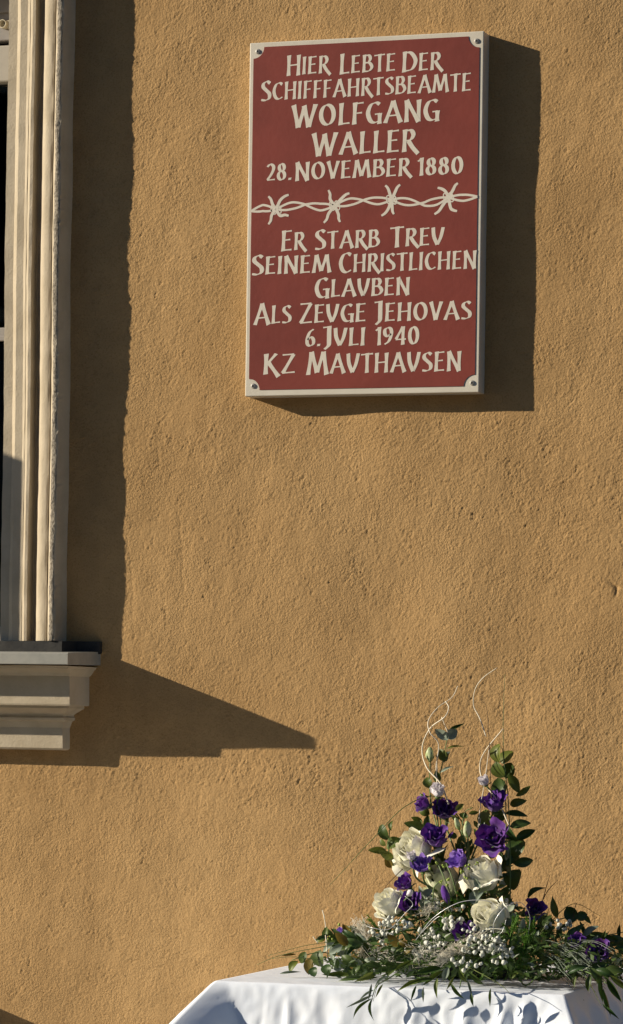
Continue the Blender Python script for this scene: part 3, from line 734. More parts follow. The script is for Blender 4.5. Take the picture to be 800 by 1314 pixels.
def flower(kind, px, py, dpx, h, axis, roll=0, material=None, seed=0, label=None, openn=1.0):
    rg = random.Random(seed*17+3); Dm = dpx/pxm(h)*(.95 if kind == 'violet_bloom' else .97); R = Dm/2; axis = Vector(axis).normalized()
    ctr = at(px, py, h); T = frame(axis, roll); rose = kind == 'white_rose'; m = M[material or ('rose' if rose else 'purple')]
    H = R*(1.75 if rose else 1.35); org = ctr-axis*H*.55
    Tm = Matrix.Translation(org) @ T
    core = MB()
    def put(V): return [Tm @ Vector(v) for v in V]
    # green calyx
    V = []; n = 8
    for (r_, z) in ((.10, -.26), (.24, -.14), (.30, 0), (.22, .12), (.02, .14)):
        V += [(R*r_*math.cos(2*math.pi*k/n), R*r_*math.sin(2*math.pi*k/n), R*z) for k in range(n)]
    core.add(put(V), [(n*i+j, n*i+(j+1) % n, n*(i+1)+(j+1) % n, n*(i+1)+j) for i in range(4) for j in range(n)])
    for k in range(5):
        a = k*1.256+roll; q = Vector((math.cos(a), math.sin(a), 0)); pr = Vector((-q.y, q.x, 0))
        core.add(put([q*R*.22-pr*R*.09, q*R*.22+pr*R*.09, q*R*.62+Vector((0, 0, R*.18))+pr*R*.05, q*R*.9+Vector((0, 0, R*.10))]), [(0, 1, 2), (0, 2, 3)])
    fo = part(kind, core, M['stem'], label=label)
    if rose:
        rings = [(2, .12, .14, .96, 1.7, 0, .5), (3, .24, .30, 1.0, 1.35, .0, .5), (3, .40, .50, 1.0, 1.25, .10, .6), (4, .54, .70, .97, 1.1, .12, .5), (4, .64*openn, .82, .90, 1.1, .32*openn, .7), (3, .86*openn, .84, .72, .75, .7*openn, .9)]
    else:
        rings = [(3, .20, .18, .90, 1.5, .05, 1.6), (4, .48, .42, 1.0, 1.15, .25, 1.9), (5, .76*openn, .66, .92, .90, .45, 2.0)]
    k = 0
    for ri, (cnt, rt, rm, hh, wd, cu, rf) in enumerate(rings):
        for q in range(cnt):
            phi = q*2*math.pi/cnt+ri*1.1+rg.uniform(-.2, .2)
            V, F = petal_mesh(phi, wd, rt*R*rg.uniform(.94, 1.06), rm*R, H*hh*rg.uniform(.94, 1.05)*(1 if ri else .98), cu*rg.uniform(.6, 1.3), rf, rg, spiral=.10, point=.30 if rose else .16)
            mb = MB(); mb.add(put(V), F); part('petal', mb, m, fo); k += 1
    if not rose:
        mb = MB(); mb.ball(put([(0, 0, H*.62)])[0], R*.13, 7, 5); part('stamen', mb, M['lime'], fo)
    stem_curve(org-axis*R*.2, axis, fo, .0018 if rose else .0014)
    return fo
CAMD = Vector((.30, -.95, .02))      # roughly towards the street
W_ = 'white_rose'; P_ = 'violet_bloom'
flower(W_, 531, 1091, 57, .40, (-.40, -.75, .50), .3, seed=1, label='ivory rose at the upper left with open outer petals', openn=1.15)
flower(W_, 568, 1131, 54, .39, (-.30, -.55, .75), 1.0, seed=2, material='rosegreen', label='pale greenish rose half hidden behind thin stems')
flower(W_, 619, 1122, 54, .42, (-.38, -.55, .72), 2.0, seed=3, label='ivory rose below the largest violet bloom', openn=1.1)
flower(W_, 499, 1159, 44, .46, (-.55, -.60, .60), .9, seed=4, label='ivory rose at the far left edge')
flower(W_, 629, 1175, 52, .50, (-.38, -.78, .48), 1.7, seed=5, label='lowest ivory rose, above the pale berries')
flower(P_, 543, 1031, 27, .38, (-.75, -.55, .35), .2, seed=11)
flower(P_, 571, 1040, 36, .37, (.10, -.70, .65), .7, seed=12)
flower(P_, 560, 1075, 40, .41, (.10, -.60, .75), .9, seed=13)
flower(P_, 634, 1030, 38, .36, (0, -.50, .85), .4, seed=14)
flower(P_, 634, 1077, 47, .42, (.0, -.90, .35), .1, seed=15, label='largest violet bloom, fully open to the street', openn=1.1)
flower(P_, 589, 1103, 32, .42, (-.55, -.70, .40), 1.2, seed=16, material='lilac', label='paler lilac bloom in the middle')
flower(P_, 541, 1110, 30, .46, (.05, -.65, .65), .5, seed=17, material='lilac')
flower(P_, 520, 1133, 28, .46, (-.45, -.65, .55), .9, seed=18)
flower(P_, 527, 1158, 32, .47, (.10, -.80, .45), .3, seed=19)
flower(P_, 596, 1197, 34, .51, (-.10, -.80, .50), .8, seed=20)
flower(P_, 739, 1208, 26, .52, (.20, -.60, .70), .3, seed=21)
flower(P_, 768, 1222, 36, .54, (.10, -.90, .30), .3, seed=22)
flower(P_, 686, 1168, 32, .38, (.45, -.75, .40), .6, seed=23)
flower(P_, 437, 1197, 16, .44, (-.20, -.60, .60), .6, seed=24, material='lilac')
def bud(px, py, l, wdt, h, axis, m, label=None, name='bud'):
    """closed bud: spindle of wrapped petals on a small calyx with a stem"""
    L = l/pxm(h); R = wdt/pxm(h)/2; axis = Vector(axis).normalized(); T = Matrix.Translation(at(px, py, h)-axis*L*.5) @ frame(axis, rnd.uniform(0, 6))
    b = MB(); n = 10; V = []; pr = [(.25, 0), (.62, .12), (.95, .32), (1, .5), (.85, .72), (.5, .92), (.12, 1.0)]
    for j, (r_, z) in enumerate(pr):
        for k in range(n):
            a = 2*math.pi*k/n+z*1.6; q = 1+.16*math.cos(3*(2*math.pi*k/n))
            V.append(T @ Vector((R*r_*q*math.cos(a), R*r_*q*math.sin(a), z*L)))
    b.add(V, [(n*i+j, n*i+(j+1) % n, n*(i+1)+(j+1) % n, n*(i+1)+j) for i in range(len(pr)-1) for j in range(n)]+[tuple((len(pr)-1)*n+j for j in range(n))])
    o = part(name, b, M[m], label=label)
    c = MB()
    for k in range(5):
        a = k*1.256; q = Vector((math.cos(a), math.sin(a), 0)); s2 = Vector((-q.y, q.x, 0))
        c.add([T @ v for v in [q*R*.3-s2*R*.25, q*R*.3+s2*R*.25, q*R*1.08+s2*R*.2+Vector((0, 0, L*.28)), q*R*1.12+Vector((0, 0, L*.5))]], [(0, 1, 2), (0, 2, 3)])
    part('calyx', c, M['stem'], o)
    stem_curve(at(px, py, h)-axis*L*.5, axis, o, .0011, .35)
bud(552, 968, 19, 10, .36, (.0, -.1, 1), 'bud', 'small green white bud high on the left')
bud(600, 1064, 21, 11, .40, (-.05, -.1, 1), 'bud')
bud(587, 1057, 16, 7, .39, (-.35, -.1, 1), 'bud')
flower('opening_bud', 562, 1014, 27, .385, (.15, -.5, 1), .3, 'palelilac', 31, 'white opening bud above the violet blooms', .6)
flower('opening_bud', 621, 1002, 20, .365, (-.3, -.6, .8), .9, 'palelilac', 32, None, .6)
flower('opening_bud', 528, 1098, 19, .47, (-.15, -.4, 1), .5, 'palelilac', 33, 'pale lilac bud in front of the upper left rose', .6)
bud(572, 1148, 26, 10, .47, (-.2, -.3, .9), 'purple')
bud(792, 1232, 20, 14, .46, (-.3, -.6, .5), 'bud')
bud(526, 1146, 14, 8, .49, (.4, -.6, .5), 'palelilac')
bud(697, 1246, 12, 7, .56, (.5, -.5, .3), 'bud')

# leaves -----------------------------------------------------------------
def leaf_mesh(name, kind, cup, bend):
    V = []; nl, nw = 8, 4
    for j in range(nl+1):
        t = j/nl
        if kind == 'round': wd = .5*math.sin(math.pi*min(1, t*.98+.02))**.55*(1-.10*t)
        elif kind == 'oval': wd = .5*math.sin(math.pi*t**.85)**.8
        else: wd = .5*math.sin(math.pi*t**.75)**1.05
        for i in range(nw+1):
            u = 2*i/nw-1
            V.append((u*wd, t-.5, cup*abs(u)**1.3*wd*2+bend*(t-.5)**2*2-bend*.25+.012*math.sin(t*9+u*3)))
    F = [(j*(nw+1)+i, j*(nw+1)+i+1, (j+1)*(nw+1)+i+1, (j+1)*(nw+1)+i) for j in range(nl) for i in range(nw)]
    return mesh(name, V, F)
LM = {}
for kd in ('round', 'oval', 'lance'):
    for mt in ('leaf', 'darkleaf', 'grey', 'rust'):
        for v in range(3):
            me = leaf_mesh('leaf_'+kd, kd, (.10, .22, .16)[v], (-.25, .25, -.5)[v]); me.materials.append(M[mt]); LM[kd, mt, v] = me
            me.polygons.foreach_set('use_smooth', [True]*len(me.polygons))
def leaf(parent, c, dirv, nrm, L, Wd, kd='oval', mt='leaf', v=None):
    y = dirv.normalized(); z = (nrm-y*nrm.dot(y)).normalized(); x = y.cross(z)
    o = bpy.data.objects.new('leaf', LM[kd, mt, rnd.randrange(3) if v is None else v]); C.objects.link(o); o.parent = parent
    o.matrix_basis = Matrix.Translation(c) @ Matrix((x, y, z)).transposed().to_4x4() @ Matrix.Diagonal((Wd, L, L*.8, 1))
    return o
def sprig(name, pts, leaves, m='stem', r=.0012, label=None):
    """stem through (px,py,h) points; leaves: (px,py,h,width,length,angle,kind,material)"""
    P = crom([at(*p) for p in pts], 6); b = MB(); b.tube(P, r, 5, r*.6); o = part(name, b, M[m], label=label)
    pm = pxm(HC)
    for lf in leaves:
        px, py, h, wd, ln, an, kd, mt = lf
        a = math.radians(an); c = at(px, py, h)
        if h > .65: wd *= .72
        dv = RT*math.cos(a)+UP*math.sin(a)+FWD*rnd.uniform(-.35, .35)
        nr = -FWD+RT*rnd.uniform(-1.0, .15)+UP*rnd.uniform(-.2, .7)
        leaf(o, c, dv, nr, ln/pm*1.06, wd/pm*1.1, kd, mt)
        # short petiole towards the stem
    return o
E_ = 'eucalyptus_sprig'
sprig(E_, [(655, 1170, .38), (655, 1090, .36), (652, 1020, .345), (645, 960, .34)], [
 (638.7, 966, .345, 17, 23, 88, 'round', 'leaf'), (651, 971, .335, 19, 20, 50, 'round', 'leaf'), (640, 988, .35, 20, 21, 110, 'round', 'leaf'),
 (653, 988, .34, 17, 20, 70, 'round', 'leaf'), (642, 1010, .345, 21, 23, 100, 'round', 'darkleaf'), (659, 1006, .35, 13, 26, -58, 'oval', 'leaf'),
 (672, 1015, .34, 7, 22, 35, 'oval', 'leaf'), (665, 1030, .345, 10, 22, 15, 'oval', 'leaf'), (663, 1045, .34, 8, 28, -8, 'oval', 'darkleaf'),
 (624, 1050, .35, 19, 23, 95, 'round', 'leaf'), (642, 1047, .345, 14, 18, 60, 'oval', 'leaf'), (668, 1058, .35, 11, 26, 10, 'oval', 'darkleaf'),
 (675, 1071, .345, 11, 26, 25, 'oval', 'darkleaf'), (664, 1088, .35, 24, 26, 60, 'round', 'darkleaf'), (672, 1106, .345, 12, 26, 8, 'oval', 'darkleaf'),
 (661, 1128, .36, 26, 26, 70, 'round', 'darkleaf'), (650, 1108, .345, 22, 24, 95, 'round', 'darkleaf'), (657, 1070, .36, 16, 22, 120, 'oval', 'darkleaf')],
 label='tall leafy eucalyptus sprig rising at the right')
sprig(E_, [(530, 1150, .40), (508, 1115, .40), (499, 1092, .40), (501, 1060, .40)], [
 (493, 1067.5, .40, 13, 20, 110, 'round', 'leaf'), (502.7, 1059, .40, 6, 13, 80, 'oval', 'leaf'), (491.5, 1081, .40, 7, 11, 130, 'oval', 'leaf'),
 (507, 1083, .395, 15, 25, 20, 'oval', 'leaf'), (484, 1092, .40, 9, 24, 176, 'oval', 'leaf'), (496, 1097, .405, 10, 22, 150, 'oval', 'leaf'),
 (499, 1107, .40, 9, 15, 125, 'oval', 'rust'), (532, 1060, .39, 11, 28, 165, 'oval', 'leaf')])
sprig(E_, [(566, 1060, .37), (563, 1010, .36), (569, 975, .355), (574, 948, .35)], [
 (567, 943, .352, 11, 21, 140, 'oval', 'grey'), (580, 942, .348, 13, 17, 40, 'oval', 'grey'), (587, 932, .34, 4, 20, 22, 'lance', 'darkleaf'),
 (569, 969, .355, 12, 17, 120, 'oval', 'leaf'), (573, 971, .35, 9, 16, 60, 'oval', 'grey'), (584, 959, .345, 3, 22, 8, 'lance', 'leaf'),
 (574, 987, .36, 4, 18, 25, 'lance', 'grey'), (549, 1004, .36, 11, 14, 100, 'oval', 'leaf'), (561, 997, .36, 9, 16, 100, 'oval', 'leaf'),
 (544, 1021, .37, 5, 12, 160, 'oval', 'darkleaf'), (545, 1043, .37, 12, 13, 170, 'oval', 'leaf')])
sprig('leafy_twig', [(590, 1120, .39), (592, 1080, .385), (596, 1045, .38), (607, 1036, .38)], [
 (590, 1036, .38, 7, 13, 40, 'oval', 'leaf'), (595, 1047, .38, 8, 12, 160, 'oval', 'leaf'), (608, 1043, .38, 5, 13, 5, 'oval', 'leaf'),
 (584, 1049, .38, 6, 12, 150, 'oval', 'leaf'), (581, 1073, .39, 8, 12, 180, 'oval', 'leaf'), (603, 1083, .39, 5, 14, 60, 'oval', 'darkleaf'), (590, 1078, .39, 5, 14, 240, 'oval', 'leaf')])
sprig(E_, [(500, 1225, .46), (450, 1228, .48), (410, 1222, .50), (375, 1232, .52)], [
 (418.6, 1197, .48, 9, 15, 80, 'oval', 'leaf'), (411.6, 1206, .48, 8, 12, 200, 'oval', 'leaf'), (376.6, 1240, .52, 10, 17, 235, 'oval', 'leaf'),
 (389, 1229, .51, 11, 15, 250, 'round', 'leaf'), (397, 1240, .52, 12, 21, 265, 'oval', 'rust'), (410, 1230, .50, 21, 20, 90, 'round', 'leaf'),
 (429, 1220, .50, 10, 23, 80, 'round', 'grey'), (438, 1216, .50, 13, 22, 95, 'round', 'grey'), (447.5, 1210, .49, 9, 17, 80, 'oval', 'grey'),
 (446, 1226, .51, 10, 11, 80, 'round', 'grey'), (434, 1239, .52, 16, 13, 10, 'round', 'grey'), (457, 1235, .52, 19, 22, 150, 'round', 'rust'),
 (473, 1219, .50, 10, 22, 120, 'oval', 'leaf'), (451, 1251, .54, 12, 14, 90, 'round', 'leaf'), (442, 1197, .48, 5, 12, 70, 'lance', 'leaf'),
 (431, 1199, .48, 4, 14, 88, 'lance', 'darkleaf'), (403, 1247, .53, 12, 12, 270, 'round', 'darkleaf'), (420, 1244, .53, 14, 13, 270, 'round', 'darkleaf'),
 (371, 1226, .52, 3, 18, 185, 'lance', 'rust'), (373, 1248, .53, 3, 26, 5, 'lance', 'grey')], label='low eucalyptus sprig at the far left, silver and rust leaved')
sprig('ruscus_sprig', [(520, 1235, .50), (480, 1245, .54), (440, 1252, .56)], [
 (432, 1252, .57, 7, 34, 178, 'lance', 'leaf'), (450, 1256, .58, 6, 30, 190, 'lance', 'darkleaf'), (470, 1254, .58, 7, 30, 200, 'lance', 'leaf'),
 (490, 1248, .57, 7, 32, 195, 'lance', 'darkleaf'), (500, 1236, .55, 8, 30, 160, 'lance', 'darkleaf'), (478, 1240, .55, 9, 28, 170, 'lance', 'darkleaf'), (508, 1244, .60, 6, 26, 35, 'lance', 'leaf'), (520, 1238, .6, 5, 24, 28, 'lance', 'fern' if False else 'leaf')])
sprig('olive_sprig', [(530, 1235, .54), (500, 1255, .60), (484, 1265, .655), (478, 1280, .67)], [
 (461, 1285, .675, 4.5, 34, 205, 'lance', 'grey'), (464, 1294, .68, 5, 34, 228, 'lance', 'darkleaf'), (478, 1295, .685, 5, 26, 272, 'lance', 'darkleaf'),
 (475, 1273, .675, 4, 22, 260, 'lance', 'grey'), (490, 1260, .66, 4, 24, 215, 'lance', 'grey'), (470, 1277, .67, 4, 22, 215, 'lance', 'grey'), (487, 1272, .675, 4, 18, 240, 'lance', 'leaf')])
sprig('ruscus_sprig', [(590, 1225, .54), (560, 1248, .62), (535, 1260, .66)], [
 (526, 1264, .67, 7, 34, 205, 'lance', 'leaf'), (541, 1260, .665, 7, 30, 195, 'lance', 'darkleaf'), (544, 1277, .68, 4, 18, 268, 'lance', 'grey'),
 (556, 1256, .66, 8, 30, 215, 'lance', 'leaf'), (531, 1275, .68, 4, 20, 250, 'lance', 'darkleaf'), (550, 1246, .64, 8, 30, 190, 'lance', 'darkleaf'), (561, 1268, .68, 7, 24, 268, 'lance', 'leaf')])
sprig('olive_sprig', [(620, 1225, .54), (596, 1250, .64), (590, 1268, .67)], [
 (572, 1250, .66, 10, 18, 250, 'oval', 'grey'), (587, 1272, .68, 6, 24, -50, 'lance', 'leaf'), (603, 1270, .68, 4, 24, -75, 'lance', 'grey'),
 (606, 1283, .685, 5, 16, -80, 'lance', 'darkleaf'), (630, 1280, .685, 4, 22, 268, 'lance', 'leaf'), (595, 1252, .66, 8, 22, -60, 'lance', 'leaf'), (612, 1256, .66, 8, 26, -40, 'lance', 'darkleaf'), (578, 1262, .67, 4, 18, 240, 'lance', 'leaf')])
sprig('leafy_twig', [(690, 1210, .38), (705, 1185, .37), (725, 1178, .36), (750, 1172, .35)], [
 (688, 1145, .36, 8, 26, 32, 'lance', 'darkleaf'), (712, 1164, .37, 9, 28, 102, 'lance', 'leaf'), (733, 1173, .36, 17, 20, 120, 'round', 'darkleaf'),
 (747, 1176, .36, 13, 14, 20, 'round', 'darkleaf'), (754, 1180, .355, 6, 14, -50, 'lance', 'darkleaf'), (703, 1180, .37, 8, 20, 150, 'oval', 'darkleaf'), (722, 1192, .38, 8, 20, 40, 'oval', 'darkleaf')])
sprig('ruscus_sprig', [(700, 1225, .42), (740, 1208, .40), (770, 1202, .38), (800, 1196, .37)], [
 (768, 1201, .38, 8, 34, 2, 'lance', 'darkleaf'), (796, 1194, .37, 6, 18, 92, 'lance', 'darkleaf'), (789, 1208, .38, 14, 28, 10, 'oval', 'darkleaf'),
 (757, 1207, .39, 10, 30, 20, 'lance', 'darkleaf'), (781, 1204, .385, 9, 30, 160, 'lance', 'darkleaf'), (748, 1192, .38, 5, 22, 110, 'lance', 'darkleaf'), (805, 1215, .39, 12, 30, 10, 'oval', 'darkleaf')])
sprig('ruscus_sprig', [(700, 1235, .50), (750, 1246, .60), (778, 1262, .66)], [
 (789, 1271, .68, 10, 32, -58, 'lance', 'darkleaf'), (780, 1286, .69, 6, 34, -74, 'lance', 'darkleaf'), (773, 1270, .68, 8, 30, -85, 'lance', 'darkleaf'),
 (784, 1298, .69, 5, 26, -42, 'lance', 'darkleaf'), (756, 1262, .66, 9, 18, 260, 'oval', 'leaf'), (738, 1260, .66, 5, 14, 260, 'lance', 'leaf'),
 (795, 1262, .67, 9, 30, -40, 'lance', 'leaf'), (765, 1254, .65, 9, 26, -60, 'lance', 'darkleaf'), (778, 1250, .62, 9, 28, -20, 'lance', 'darkleaf'), (742, 1244, .60, 8, 26, 20, 'lance', 'darkleaf'), (770, 1240, .58, 9, 30, 10, 'lance', 'darkleaf'), (790, 1246, .6, 10, 28, -5, 'lance', 'darkleaf')],
 label='ruscus sprig trailing over the right front corner')
# filler sprigs spread through the mound
def filler(n, rx, ry, hr, kinds, count, size, angf, name='greenery_sprig'):
    for _ in range(n):
        px, py, h = rnd.uniform(*rx), rnd.uniform(*ry), rnd.uniform(*hr); a = angf(px); L = rnd.uniform(22, 44)
        ex, ey = px+L*math.cos(a), py-L*math.sin(a)
        lv = []
        for k in range(count):
            t = (k+.5)/count; sg = 1 if k % 2 else -1; la = a+sg*rnd.uniform(.35, .9); ln = rnd.uniform(*size)
            kd, mt, rat = rnd.choice(kinds)
            qx, qy = px+(ex-px)*t, py+(ey-py)*t
            lv.append((qx+math.cos(la)*ln*.5, qy-math.sin(la)*ln*.5, h+rnd.uniform(-.015, .03), ln*rat, ln, math.degrees(la), kd, mt))
        sprig(name, [(px, py, h-.02), ((px+ex)/2, (py+ey)/2+2, h), (ex, ey, h)], lv, r=.0009)
K1 = [('oval', 'darkleaf', .45), ('lance', 'darkleaf', .30), ('lance', 'leaf', .28), ('oval', 'grey', .4)]
out_ang = lambda px: math.radians(90-(px-590)*.45+rnd.uniform(-35, 35))
low_ang = lambda px: math.radians(180 if px < 585 else 0)+rnd.uniform(-.6, .6)
filler(9, (430, 560), (1205, 1245), (.44, .55), K1+[('oval', 'rust', .5), ('oval', 'leaf', .5)], 6, (13, 23), low_ang)
filler(7, (540, 632), (1085, 1150), (.33, .375), [('oval', 'leaf', .45), ('oval', 'darkleaf', .5), ('lance', 'leaf', .3)], 6, (9, 17), out_ang)
filler(12, (600, 770), (1195, 1245), (.38, .52), K1, 6, (12, 24), low_ang)
filler(5, (505, 640), (1160, 1215), (.40, .47), [('round', 'grey', .7), ('oval', 'grey', .45)], 6, (12, 20), out_ang, 'silver_sprig')
filler(7, (540, 690), (1120, 1190), (.30, .38), K1, 6, (16, 26), out_ang)
filler(4, (560, 720), (1226, 1240), (.52, .56), K1, 6, (11, 18), lambda px: math.radians(rnd.uniform(-20, 200)))

# dense dark undergrowth that nobody could count
ug = MB()
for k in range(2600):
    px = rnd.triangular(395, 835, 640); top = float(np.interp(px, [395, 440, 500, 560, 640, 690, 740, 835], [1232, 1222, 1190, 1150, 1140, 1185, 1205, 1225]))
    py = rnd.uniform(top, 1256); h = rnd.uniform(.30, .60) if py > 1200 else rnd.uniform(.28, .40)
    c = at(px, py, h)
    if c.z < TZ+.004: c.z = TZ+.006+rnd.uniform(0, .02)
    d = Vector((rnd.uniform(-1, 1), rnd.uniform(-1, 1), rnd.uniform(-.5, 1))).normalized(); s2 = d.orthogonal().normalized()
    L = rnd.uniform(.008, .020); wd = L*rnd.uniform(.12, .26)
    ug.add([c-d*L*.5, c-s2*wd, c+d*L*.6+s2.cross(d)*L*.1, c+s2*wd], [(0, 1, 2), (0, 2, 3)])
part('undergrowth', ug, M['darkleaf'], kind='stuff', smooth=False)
# feathery fern tufts
def fern(cx, cy, r, h, n=150, m='fern', seed=0):
    b = MB(); rg = random.Random(seed); c0 = at(cx, cy, h-.02)
    for k in range(n//8):
        a = rg.uniform(0, 2*math.pi); L = r/pxm(h)*rg.uniform(.6, 1.2)
        d = (RT*math.cos(a)+UP*math.sin(a)*.9-FWD*rg.uniform(0, .6)).normalized(); P = [c0, c0+d*L*.5+Vector((0, 0, .003)), c0+d*L]
        b.tube(P, .0005, 3)
        for q in range(26):
            t = rg.uniform(.15, 1); p = c0+d*L*t; e = (d*.8+Vector((rg.uniform(-1, 1), rg.uniform(-1, 1), rg.uniform(-1, 1)))*.8).normalized()*L*.24; s2 = e.orthogonal().normalized()*.0006
            b.add([p-s2, p+s2, p+e], [(0, 1, 2)])
    part('fern_tuft', b, M[m], kind='stuff', smooth=False)
fern(489, 1198, 26, .47, 200, seed=1); fern(655, 1203, 28, .56, 260, seed=2); fern(674, 1220, 28, .57, 240, seed=3); fern(683, 1198, 22, .53, 160, seed=22)
fern(566, 1190, 20, .50, 130, seed=4); fern(517, 1228, 20, .52, 140, seed=5); fern(690, 1200, 30, .44, 180, m='darkleaf', seed=6); fern(560, 1235, 22, .55, 150, seed=7)
fern(725, 1225, 34, .48, 220, m='darkleaf', seed=8); fern(635, 1240, 24, .56, 120, seed=9); fern(600, 1160, 18, .42, 100, seed=10)
fern(540, 1180, 20, .47, 120, m='darkleaf', seed=11); fern(760, 1238, 26, .52, 140, m='grey', seed=12)
# pale berries
def berries(cx, cy, rx, ry, h, n, seed):
    b = MB(); rg = random.Random(seed); root = at(cx, cy+ry*.5, h-.05)
    for k in range(int(n*1.35)):
        a = rg.uniform(0, 6.28); q = math.sqrt(rg.random()); c = at(cx+rx*q*math.cos(a), cy+ry*q*math.sin(a), h+rg.uniform(-.012, .012))
        b.ball(c, rg.uniform(1.8, 3.1)/pxm(h), 9, 7, .20); b.tube([c, c.lerp(root, .4), root], .0005, 3)
    part('berry_cluster', b, M['berry'], kind='stuff')
berries(490, 1197, 16, 15, .49, 26, 1); berries(518, 1190, 12, 8, .49, 9, 2); berries(582, 1186, 15, 9, .51, 16, 3); berries(618, 1212, 28, 14, .575, 46, 4)
berries(642, 1222, 18, 14, .58, 22, 5); berries(560, 1208, 14, 8, .53, 7, 6); berries(654, 1160, 14, 8, .41, 8, 7); berries(722, 1185, 14, 8, .40, 8, 8)
berries(600, 1236, 26, 10, .60, 10, 9); berries(540, 1218, 22, 10, .55, 12, 13); berries(548, 1196, 12, 8, .51, 9, 14); berries(700, 1190, 10, 7, .42, 6, 15); berries(502, 1182, 8, 6, .5, 6, 10); berries(575, 1164, 20, 8, .44, 8, 11)
berries(612, 1192, 22, 8, .52, 10, 12)
# lime green tiny buds
def limes(pts, h, seed):
    b = MB(); rg = random.Random(seed)
    for (x, y) in pts:
        c = at(x, y, h)
        for k in range(3): b.ball(c+Vector((rg.uniform(-.003, .003), rg.uniform(-.003, .003), rg.uniform(-.003, .003))), rg.uniform(.0014, .0024), 6, 4)
    part('lime_buds', b, M['lime'], kind='stuff')
limes([(552, 1112), (560, 1108), (570, 1112), (565, 1131), (574, 1130), (594, 1120), (597, 1127), (437, 1186), (448, 1192), (585, 1225), (592, 1229), (661, 1193), (668, 1186), (665, 1240), (670, 1232), (680, 1243), (612, 1108), (600, 1112), (575, 1136), (613, 1238), (424, 1203)], .485, 3)
# thin stems in front of the greenish rose
sb = MB()
for P in ([(562, 1108, .46), (570, 1126, .47), (580, 1150, .47)], [(573, 1108, .46), (581, 1128, .47), (586, 1148, .47)], [(556, 1155, .47), (557, 1140, .47), (563, 1132, .47)], [(600, 1060, .40), (601, 1095, .40), (606, 1140, .40)], [(592, 1065, .40), (598, 1085, .40), (603, 1120, .40)]):
    sb.tube(crom([at(*p) for p in P], 6), .0011, 5)
part('thin_stems', sb, M['stem'])
# bleached curly canes
def cane(name, P, r=.0011, m='cane', r1=None, label=None):
    b = MB(); b.tube(crom([at(*p) for p in P], 8), r, 6, r1); return part(name, b, M[m], label=label)
cane('curly_cane', [(576, 1032, .38), (566, 1006, .37), (548, 985, .36), (542, 960, .35), (552, 935, .36), (571, 920, .37), (576, 908, .36), (572, 900, .355)], .0013, r1=.0008, label='bleached cane coiling at the upper left')
cane('curly_cane', [(562, 1015, .37), (560, 985, .36), (563, 955, .365), (552, 940, .37), (550, 925, .36), (562, 908, .35), (580, 895, .34), (588, 880, .34)], .0010, r1=.0006)
cane('curly_cane', [(654, 1060, .37), (640, 1030, .36), (622, 1005, .35), (616, 985, .34), (622, 965, .35), (646, 935, .36)], .0013, r1=.0008)
cane('curly_cane', [(624, 945, .35), (616, 922, .345), (608, 905, .34), (610, 885, .345), (620, 870, .35), (638, 857, .35)], .0010, r1=.0006)
cane('curly_cane', [(617, 1050, .37), (613, 1080, .38), (616, 1040, .37), (622, 1005, .36), (628, 960, .35)], .0007)
for P in ([(564, 960, .36), (561, 975, .36), (562, 1000, .36)], [(567, 920, .36), (575, 940, .36)], [(417, 1178, .47), (414, 1168, .47), (418, 1188, .47), (421, 1230, .5)], [(402, 1202, .5), (408, 1210, .5)], [(418, 1200, .5), (420, 1222, .51)]):
    cane('straw', P, .0008)
# silver wires
cane('silver_wire', [(534, 1206, .52), (556, 1178, .54), (590, 1158, .55), (625, 1156, .55), (646, 1168, .55)], .0005, 'silver', label='bright silver wire arching in front of the lower roses')
cane('silver_wire', [(655, 1222, .55), (637, 1205, .56), (634, 1185, .56), (648, 1165, .56), (668, 1158, .55), (680, 1175, .54), (678, 1200, .53)], .00045, 'silver')
cane('silver_wire', [(650, 1180, .55), (645, 1195, .55), (636, 1203, .55)], .0005, 'silver')
cane('silver_wire', [(534, 1206, .52), (548, 1190, .53), (566, 1176, .54), (578, 1196, .54)], .00045, 'silver')
cane('silver_wire', [(470, 1188, .50), (480, 1191, .51), (500, 1192, .51), (520, 1172, .51), (530, 1160, .51), (520, 1150, .51)], .00045, 'silver')
# grasses
def grass(P, r=.0009, m='stem'): cane('grass_blade', P, r, m, r1=.0003)
grass([(610, 1090, .38), (590, 1050, .36), (560, 1022, .36), (520, 1035, .40), (480, 1075, .44), (440, 1118, .47), (424, 1135, .48)], .0011)
grass([(650, 1100, .37), (649, 1020, .35), (646, 940, .34), (648, 865, .33)], .0011)
grass([(632, 1080, .37), (630, 1000, .36), (626, 920, .35), (622, 900, .35)], .0008, 'twig')
grass([(520, 1225, .48), (470, 1208, .50), (420, 1214, .52), (360, 1226, .54), (330, 1238, .55)], .0010)
grass([(500, 1230, .48), (450, 1210, .50), (400, 1212, .52), (345, 1226, .54)], .0009)
grass([(490, 1240, .5), (430, 1235, .52), (380, 1228, .54), (350, 1230, .55)], .0008)
grass([(517, 1115, .42), (507, 1125, .43), (494, 1140, .44), (489, 1160, .45)], .0009, 'twig')
cane('twig', [(690, 1170, .37), (702, 1145, .35), (716, 1129, .34)], .0010, 'twig', .0004)
cane('twig', [(696, 1158, .36), (702, 1136, .35), (706, 1122, .35)], .0008, 'twig', .0004)
cane('twig', [(735, 1185, .36), (738, 1165, .36), (741, 1158, .36)], .0008, 'twig', .0004)
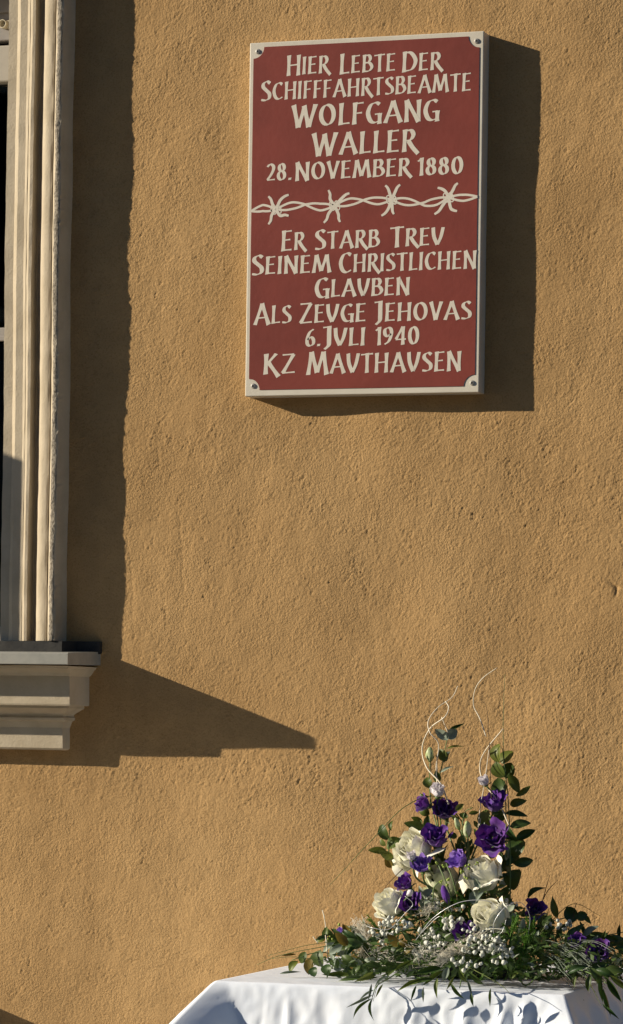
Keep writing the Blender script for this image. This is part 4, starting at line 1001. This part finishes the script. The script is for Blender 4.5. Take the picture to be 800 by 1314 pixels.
for P in ([(700, 1190, .40), (735, 1160, .38), (770, 1175, .37)], [(690, 1232, .46), (740, 1222, .46), (800, 1226, .45)], [(700, 1215, .45), (750, 1235, .55), (785, 1268, .66)], [(705, 1220, .46), (745, 1245, .58), (772, 1290, .68)], [(715, 1215, .45), (770, 1212, .45), (812, 1225, .45)],
          [(500, 1245, .56), (486, 1262, .65), (479, 1285, .68)], [(560, 1240, .58), (520, 1238, .58), (490, 1252, .6)], [(600, 1240, .6), (640, 1262, .66), (655, 1275, .68)]):
    grass(P, .0008, 'leaf')
gm = MB(); rg = random.Random(9)
for k in range(90):
    px = rg.uniform(690, 745); py = rg.uniform(1205, 1240); h = rg.uniform(.46, .55); a = math.radians(rg.uniform(-45, -10)); L = rg.uniform(30, 70)
    P = [at(px, py, h), at(px+L*.5*math.cos(a), py-L*.5*math.sin(a)-4, h+.03), at(px+L*math.cos(a), py-L*math.sin(a)+2, h+.06)]
    gm.tube(crom(P, 3), .00035, 3, cap=False)
part('fine_grass', gm, M['grey'], kind='stuff')
# sisal fibre tufts
def sisal(path, spread, n, seed, ln):
    b = MB(); rg = random.Random(seed); P = crom([at(*p) for p in path], 8)
    for k in range(n):
        c = P[rg.randrange(len(P))]+Vector((rg.gauss(0, 1), rg.gauss(0, 1), rg.gauss(0, 1)))*spread
        t = (P[-1]-P[0]).normalized(); d = (t+Vector((rg.uniform(-1, 1), rg.uniform(-1, 1), rg.uniform(-1, 1)))*.75).normalized()*ln*rg.uniform(.6, 1.3)
        m_ = Vector((rg.uniform(-1, 1), rg.uniform(-1, 1), rg.uniform(-1, 1)))*ln*.25
        b.tube([c-d*.5, c+m_, c+d*.5], .00028, 3, cap=False)
    part('fibre_tuft', b, M['wisp'], kind='stuff')
sisal([(462, 1188, .47), (468, 1205, .48), (466, 1222, .49)], .006, 330, 1, .022)
sisal([(560, 1236, .56), (580, 1220, .56), (600, 1212, .56), (618, 1206, .55)], .003, 380, 2, .030)
sisal([(535, 1222, .55), (555, 1232, .56)], .010, 60, 3, .030)
sisal([(545, 1170, .48), (560, 1160, .47)], .005, 70, 4, .016)
sisal([(480, 1225, .52), (500, 1232, .54)], .008, 50, 5, .03)
# the gift: nothing else; keep everything above the table top
